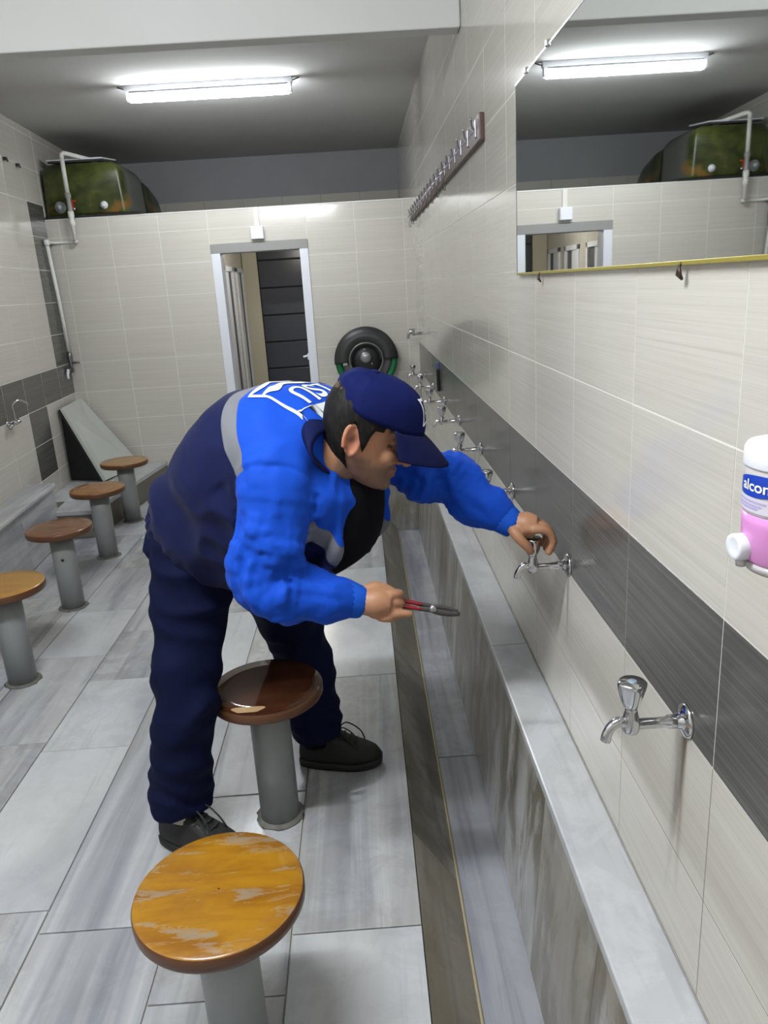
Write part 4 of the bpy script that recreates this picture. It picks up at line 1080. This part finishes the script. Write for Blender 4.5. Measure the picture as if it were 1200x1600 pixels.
# lower flap of the open jacket near the forearm
# reflective band edge stitching and the printed emblem on the back
bmj = bmesh.new(); bmj.from_mesh(jk.data)
from mathutils.bvhtree import BVHTree
bvj = BVHTree.FromBMesh(bmj); bmj.free()
def on_back(l, s, off=.0022):
    o_ = T(s, l, .5) - PR
    h = bvj.ray_cast(Vector(o_), Vector(-Nv))
    if h[0] is None: h = bvj.find_nearest(Vector(T(s, l, .06) - PR))
    q, nn = h[0], h[1]
    return tuple(Vector(q) + Vector(nn) * off)
PRINT = mat('white_back_print', (.62, .66, .70), .6)
LC, LW, SB, ST = .0, .108, .505, .622
def strip_on(fn, pts2, w, name, parent, m):
    """a flat band of width w along a 2-D polyline, draped on a surface"""
    P = catmull(pts2, 6); Tn = np.gradient(P, axis=0); Tn /= np.linalg.norm(Tn, axis=1)[:, None]
    w = np.interp(np.linspace(0, 1, len(P)), np.linspace(0, 1, len(w)), w) if isinstance(w, (list, tuple)) else np.full(len(P), w)
    rows = [[fn(*(P[i] + np.array((-Tn[i][1], Tn[i][0])) * k * w[i] / 2)) for k in (-1, 0, 1)] for i in range(len(P))]
    return MB().rings(rows, 0, False, False).build(name, m, parent)
bp = [(-LW, ST), (-LW * .33, ST), (LW * .33, ST), (LW, ST)]
strip_on(on_back, bp, .0085, 'back_print', jk, PRINT)
strip_on(on_back, [(-LW, ST + .004), (-LW * 1.0, .59), (-LW * 1.06, .55), (-LW * 1.1, SB)], [.0085, .008, .008, .010], 'back_print', jk, PRINT)
strip_on(on_back, [(LW, ST + .004), (LW * 1.0, .59), (LW * 1.06, .55), (LW * 1.1, SB)], [.0085, .008, .008, .010], 'back_print', jk, PRINT)
for off, wd in ((.0, [.005, .022, .015, .024, .016, .022, .006]), (.031, [.004, .018, .011, .020, .012, .018, .004])):
    strip_on(on_back, [(-LW * 1.08, SB + off + .002), (-LW * .6, SB + off + .008), (-LW * .2, SB + off - .001), (LW * .2, SB + off + .008), (LW * .6, SB + off), (LW * 1.08, SB + off + .006)], wd, 'back_print', jk, PRINT)
text_mesh('\u0130SU', .060, lambda x, y: on_back(-x * 1.4, .580 + y * .95), 'back_print', PRINT, jk)

# ---- trousers -------------------------------------------------------------------------
Q = MB()
tr_ = []
for s, o_, hn, hl in soft([(.10, -.03, .125, .135), (.0, -.04, .125, .130), (-.07, -.045, .12, .128), (-.13, -.04, .10, .12)], 3):
    tr_.append([tuple(q) for q in superring(T(s, .025, o_), Lv * hl, Nv * hn, 40)])
Q.rings(tr_)
TRL = [(-.985, 1.0, .98, .112), (-1.0, .99, .86, .110), (-1.03, .985, .70, .101), (-1.054, .945, .52, .093), (-1.084, .95, .36, .089), (-1.105, .975, .23, .091), (-1.113, .972, .165, .090), (-1.115, .972, .140, .086)]
TLL = [(-.93, 1.15, .98, .14), (-.875, 1.2, .84, .128), (-.815, 1.26, .66, .113), (-.772, 1.33, .5, .100), (-.744, 1.335, .33, .090), (-.735, 1.315, .19, .087), (-.732, 1.315, .145, .084), (-.730, 1.315, .115, .080)]
TR_ = []
for q_ in (TRL, TLL):
    R_, _ = tube_rings([q[:3] for q in q_], [q[3] for q in q_], 32, 5); Q.rings(R_); TR_.append(R_)
trous = remesh(Q, .0078, 5)
co = get_co(trous); no = get_no(trous); disp = np.zeros(len(co))
for i, q in enumerate(co):
    a_i = 0 if np.linalg.norm(q[:2] - np.interp(q[2], [q_[2] for q_ in TRL[::-1]], range(8))[None] * 0 - np.array([np.interp(q[2], [k[2] for k in TRL[::-1]], [k[0] for k in TRL[::-1]]), np.interp(q[2], [k[2] for k in TRL[::-1]], [k[1] for k in TRL[::-1]])])) < np.linalg.norm(q[:2] - np.array([np.interp(q[2], [k[2] for k in TLL[::-1]], [k[0] for k in TLL[::-1]]), np.interp(q[2], [k[2] for k in TLL[::-1]], [k[1] for k in TLL[::-1]])])) else 1
    z = q[2]
    w = nz(q[0] * 6, q[1] * 6, z * 3 + a_i * 9) * .016
    w += -abs(nz(q[0] * 5 + 3, q[1] * 5, z * 11 + a_i * 5)) * .026 + .006
    low = math.exp(-((z - .2) / .09) ** 2); kn = math.exp(-((z - .52) / .10) ** 2)
    ang = math.atan2(q[1] - (.96 if a_i == 0 else 1.325), q[0] - (-1.08 if a_i == 0 else -.77))
    w += (abs(math.sin(z * 44 + 2.2 * math.sin(ang + .6) + 2.6 * nz(q[0] * 9, q[1] * 9, z * 5 + a_i))) ** 1.5 - .5) * -.010 * low
    w += (abs(math.sin(z * 24 + 2.6 * math.sin(ang - .8) + 3.0 * nz(q[0] * 7, q[1] * 7, z * 4 + a_i + 4))) ** 1.5 - .5) * -.013 * kn
    disp[i] = w
ed = np.empty(len(trous.edges) * 2, int); trous.edges.foreach_get('vertices', ed); ed = ed.reshape(-1, 2)
deg = np.bincount(ed.ravel(), minlength=len(co)).astype(float)
disp = blur(disp, 2)
set_co(trous, co + no * disp[:, None])
tro = finish(trous, 'trousers', CL_TROU, person)
SOCK = cloth('black_sock_knit', (.01, .01, .011), .9)
for x, y in ((-1.118, .975), (-.738, 1.317)):
    MB().tube([(x - PR[0], y - PR[1], .24), (x - PR[0], y - PR[1], .16), (x - PR[0], y - PR[1], .09)], [.052, .050, .046], 20).build('sock', SOCK, person)
# ---- shoes ----------------------------------------------------------------------------
SOLE = mat('black_rubber_sole', (.012, .012, .012), .6); LEA = mat('black_nubuck', (.013, .012, .012), .62); LACE = mat('black_lace', (.02, .02, .02), .7)
def shoe(hx, hy, ang, label_patch):
    """built along +X from the heel at the origin, then turned into place"""
    L_ = .285
    M = Matrix.Translation((hx - PR[0], hy - PR[1], 0)) @ Matrix.Rotation(ang, 4, 'Z')
    wid = lambda x: .036 + .013 * math.sin(min(max((x - .02) / .265, 0), 1) * math.pi * .78) + .004 * (x > .15)
    def outline(g, z, n=48):
        pts = []
        for a in np.linspace(0, 2 * math.pi, n, endpoint=False):
            x = L_ / 2 + (L_ / 2 + g) * math.copysign(abs(math.cos(a)) ** .75, math.cos(a))
            w_ = (wid(min(max(x, 0), L_)) + g) * math.copysign(abs(math.sin(a)) ** .62, math.sin(a))
            pts.append(M @ Vector((x, w_, z + (.010 * max(0, (x - .2) / .085) ** 2))))
        return [tuple(p) for p in pts]
    r_ = MB().rings([outline(-.004, 0.0), outline(.003, .004), outline(.004, .024), outline(.0, .028)]).build('shoe', SOLE, person)
    u = MB(); rg = []
    for z, x0, x1, k in ((.024, .0, .284, 1.0), (.046, -.002, .284, .99), (.064, .0, .272, .92), (.078, .002, .245, .85), (.092, .004, .205, .80), (.108, .006, .165, .78), (.124, .006, .140, .76), (.130, .010, .134, .68)):
        ring = []
        for a in np.linspace(0, 2 * math.pi, 40, endpoint=False):
            ca, sa = math.cos(a), math.sin(a)
            x = (x0 + x1) / 2 + (x1 - x0) / 2 * math.copysign(abs(ca) ** .8, ca)
            w_ = wid(min(max(x, 0), L_)) * k * math.copysign(abs(sa) ** .7, sa)
            ring.append(tuple(M @ Vector((x, w_, z))))
        rg.append(ring)
    rg = [rg[0]] + [[tuple(q) for q in np.array(a)] for a in rg[1:]]
    u.rings(rg).build('upper', LEA, r_)
    tb = MB()
    def up(x, y): return .140 - .58 * max(0, x - .115)
    tb.rings([[tuple(M @ Vector((x, y, z + .006))) for y, z in ((-.024, up(x, 0) - .008), (0, up(x, 0)), (.024, up(x, 0) - .008))] for x in (.115, .135, .16, .185, .21)], 0, False, False).build('tongue', LEA, r_)
    lc = MB()
    for x in (.140, .160, .180, .20):
        z = up(x, 0) + .008
        lc.tube([tuple(M @ Vector(q)) for q in ((x - .008, -.030, z - .016), (x, -.012, z - .001), (x + .006, .0, z + .002), (x + .004, .012, z), (x - .004, .030, z - .016))], .0028, 6, 0, 2)
    lc.tube([tuple(M @ Vector(q)) for q in ((.138, -.004, .132), (.165, -.022, .155), (.205, -.036, .130), (.212, -.046, .088), (.18, -.03, .112), (.142, -.006, .130))], .0026, 6, 0, 3)
    lc.tube([tuple(M @ Vector(q)) for q in ((.138, .004, .132), (.17, .012, .155), (.215, .010, .128), (.228, .022, .085))], .0026, 6, 0, 3)
    lc.build('laces', LACE, r_)
    if label_patch:
        ob = [(x, y) for x, y in ((.035, -.030), (.060, -.0345), (.085, -.0355), (.110, -.034), (.134, -.024), (.143, -.008))]
        MB().rings([[tuple(M @ Vector((x, y + dy, z))) for z, dy in ((.098, -.003), (.116, -.0005), (.136, .004))] for x, y in ob], 0, False, False).build('tongue_tab', mat('glossy_black_tab', (.008, .008, .009), .18), r_)
        lb = [(.070, -.0352), (.090, -.0357), (.110, -.0345), (.124, -.029)]
        MB().rings([[tuple(M @ Vector((x, y + dy - .0015, z))) for z, dy in ((.106, -.0018), (.126, .0018))] for x, y in lb], 0, False, False).build('woven_label', mat('pale_woven_label', (.42, .40, .34), .6), r_)
    return r_
shoe(-1.20, .995, -.42, True)
shoe(-.800, 1.335, -.12, False)

# ---- hair and cap ---------------------------------------------------------------------
HAIR = mat('black_hair', (.011, .0095, .009), .62); t = NT(HAIR)
f = t.noise(t.coords((140, 140, 40)), 1.0, 3); t.color(t.ramp(f, [(.35, (.003, .0028, .0026)), (.7, (.014, .0125, .0115))])); t.bump(f, .5, .002); HAIR.node_tree.nodes['Principled BSDF'].inputs['Specular IOR Level'].default_value = .22
def head_at(u, sc=1.0, add=0.0):
    us = [h[0] for h in head_secs]
    return [np.interp(u, us, [h[k] for h in head_secs]) for k in (1, 2, 3)]
def head_pt(a, u, add):
    ff, fb, hw = head_at(u); ca, sa = math.cos(a), math.sin(a)
    ff += add; fb -= add; hw += add
    return Hd((ff + fb) / 2 + (ff - fb) / 2 * math.copysign(abs(ca) ** .9, ca), hw * (1 - .16 * max(ca, 0) ** 2) * math.copysign(abs(sa) ** .88, sa), u) - PR
hb = MB(); outer, inner = [], []
na = 64
for a in np.linspace(math.radians(62), math.radians(298), na):
    d_ = abs(a - math.pi)                          # 0 at the back of the head
    lo = -.075 if d_ < 1.15 else (-.075 + (d_ - 1.15) / .25 * .11 if d_ < 1.4 else (.035 - max(0, 1 - abs(d_ - 1.68) / .16) * .060))
    hi = .131
    cu = [(lo + (hi - lo) * k / 8) for k in range(9)]
    o_ = [tuple(head_pt(a, u, (.0085 + .0012 * nz(a * 9, u * 90, 2)) * float(np.clip((.098 - u) / .045, .30, 1)))) for u in cu]; o_[0] = tuple(head_pt(a, lo, .003))
    i_ = [tuple(head_pt(a, u, -.002)) for u in cu[::-1]]
    outer.append(o_ + i_)
hb.rings(outer, 0, True).build('hair', HAIR, person)

def cap_edge(a):                                    # lower rim height: low at the front, high at the back
    return .060 - .024 * math.cos(a) + .004 * math.cos(2 * a)
CAPM = cloth('navy_cap_cloth', (.0045, .008, .062), .8)
cp = MB(); rows = []
for i in range(15):
    k = i / 14; row = []
    for a in np.linspace(0, 2 * math.pi, 72, endpoint=False):
        ca, sa = math.cos(a), math.sin(a)
        e = cap_edge(a); top = .140
        th = k * math.pi / 2
        ax_f = .138 if ca > 0 else .091
        r1 = math.cos(th) ** .62 if k < .999 else 0.012
        f_ = (.004 + ax_f * ca * max(r1, .012)); l_ = .086 * sa * max(r1, .012)
        u_ = e + (top - e) * math.sin(th) ** 1.0
        seam = -.0018 * max(0, 1 - abs(((a / (math.pi / 3)) % 1) - .5) * -1) if False else 0
        sw_ = abs(((a + math.pi / 6) / (math.pi / 3)) % 1 - .5)
        g = .0022 * math.exp(-(sw_ / .035) ** 2)
        wv = .0035 * nz(3 * ca, 3 * sa, 3 * k) * (k < .95)
        row.append(tuple(Hd(f_ * (1 - g * 8 + wv * 8), l_ * (1 - g * 8 + wv * 8), u_ + wv) - PR))
    rows.append(row)
inn = [[tuple((np.array(q) + PR - Hd(.004, 0, .05)) * .955 + Hd(.004, 0, .05) - PR) for q in rows[0]]]
cp.rings(inn + rows, 0, True)
cap = cp.build('cap', CAPM, person)
MB().ell(Hd(.004, 0, .140) - PR, (.009, .009, .006), 12, 0, tuple(Vector(q) for q in (HF, HL, HU))).build('button', CAPM, cap)
vz = MB(); rt, rb = [], []
for a in np.linspace(-1.03, 1.03, 32):
    ca, sa = math.cos(a), math.sin(a); line_t, line_b = [], []
    for k in np.linspace(0, 1, 9):
        f0 = .004 + .134 * ca; l0 = .087 * sa
        ext = .078 * max(0, math.cos(a * 1.45)) ** .45
        f_ = f0 + k * ext; l_ = l0 * (1 + .06 * k)
        u_ = cap_edge(a) + .004 - .012 * k - 1.5 * l_ * l_ * (.35 + .65 * k) - .026 * k - .014 * k * k
        q = Hd(f_, l_, u_) - PR
        line_t.append(tuple(q)); line_b.append(tuple(q - HU * .0035))
    rt.append(line_t + line_b[::-1])
vz.rings(rt, 0, True).build('visor', cloth('navy_visor_cloth', (.0065, .009, .046), .75), cap)
bmc = bmesh.new(); bmc.from_mesh(cap.data); bvc = BVHTree.FromBMesh(bmc); bmc.free()
def on_cap(x, y):
    """x across the forehead (his left positive), y up, on the cap front"""
    x *= .85; y = y * .85 - .010
    o_ = Hd(.25, x, .095 + y) - PR
    h = bvc.ray_cast(Vector(o_), Vector(-HF))
    if h[0] is None: h = bvc.find_nearest(Vector(Hd(.13, x, .085 + y) - PR))
    q = h[0]
    return tuple(q + Vector(HF) * .0018)
for pl in ([(-.034, .034), (.034, .034)], [(-.034, .036), (-.034, .0), (-.036, -.026)], [(.034, .036), (.034, .0), (.036, -.026)], [(-.036, -.024), (-.018, -.016), (.0, -.022), (.018, -.016), (.036, -.022)]):
    strip_on(on_cap, pl, .0048, 'cap_badge', cap, PRINT)
text_mesh('\u0130SU', .030, lambda x, y: on_cap(-x, .010 + y), 'cap_badge', PRINT, cap)

# ------------------------------------------------------------------ pliers in the right hand
pr = np.array(RH(.085, -.012, .004))
r = empty('adjustable_pliers', tuple(pr), label='adjustable pliers with red handles and gray jaws in the worker\'s lower hand', cat='pliers')
PX = np.array((.965, .02, -.255)); PX /= np.linalg.norm(PX)
PY = np.cross(np.array((0, 0, 1.0)), PX); PY /= np.linalg.norm(PY); PZ = np.cross(PX, PY)
def PP(a, b, c): return tuple(PX * a + PY * b + PZ * c)
RED = mat('red_grip', (.19, .011, .015), .35); JAW = mat('dark_steel_jaw', (.085, .08, .075), .42, .5)
for s in (-1, 1):
    MB().tube([PP(-.075, .003 * s, .011 * s), PP(-.03, .003 * s, .0085 * s), PP(.02, .003 * s, .0062 * s), PP(.065, .003 * s, .0052 * s), PP(.075, .003 * s, .0045 * s)], [.0045, .0056, .0054, .005, .0035], 14, 0, 3).build('red_handle', RED, r)
    R_, _ = tube_rings([PP(.06, .003 * s, .0048 * s), PP(.085, .003 * s, .004 * s), PP(.105, .003 * s, .002 * s)], [.005, .006, .006], 12, 2, (1.1, .6)); MB().rings(R_).build('shank', JAW, r)
b = MB()
for s, pts, rad in ((1, [(.095, .0015, .004), (.115, .0015, .0065), (.138, .0015, .005), (.160, .0015, .002)], [.005, .0068, .006, .0045]), (-1, [(.090, -.0015, -.003), (.112, -.0015, -.0055), (.138, -.0015, -.006), (.166, -.0015, -.002)], [.0055, .0080, .0076, .0055])):
    R_, _ = tube_rings([PP(*q) for q in pts], rad, 14, 3, (1.0, .62)); b.rings(R_)
for k in range(6):
    b.box((-.0012, -.004, -.002), (.0012, .004, .002), 0, 0, Matrix.Translation(PP(.115 + k * .006, 0, .0005)))
b.build('jaws', JAW, r)
MB().lathe([(.0075, -.009), (.0085, -.006), (.0085, .006), (.0075, .009)], 18, mtx=Matrix.Translation(PP(.100, 0, .001)) @ Matrix.Rotation(math.pi / 2, 4, 'X')).build('pivot_nut', STEEL, r)
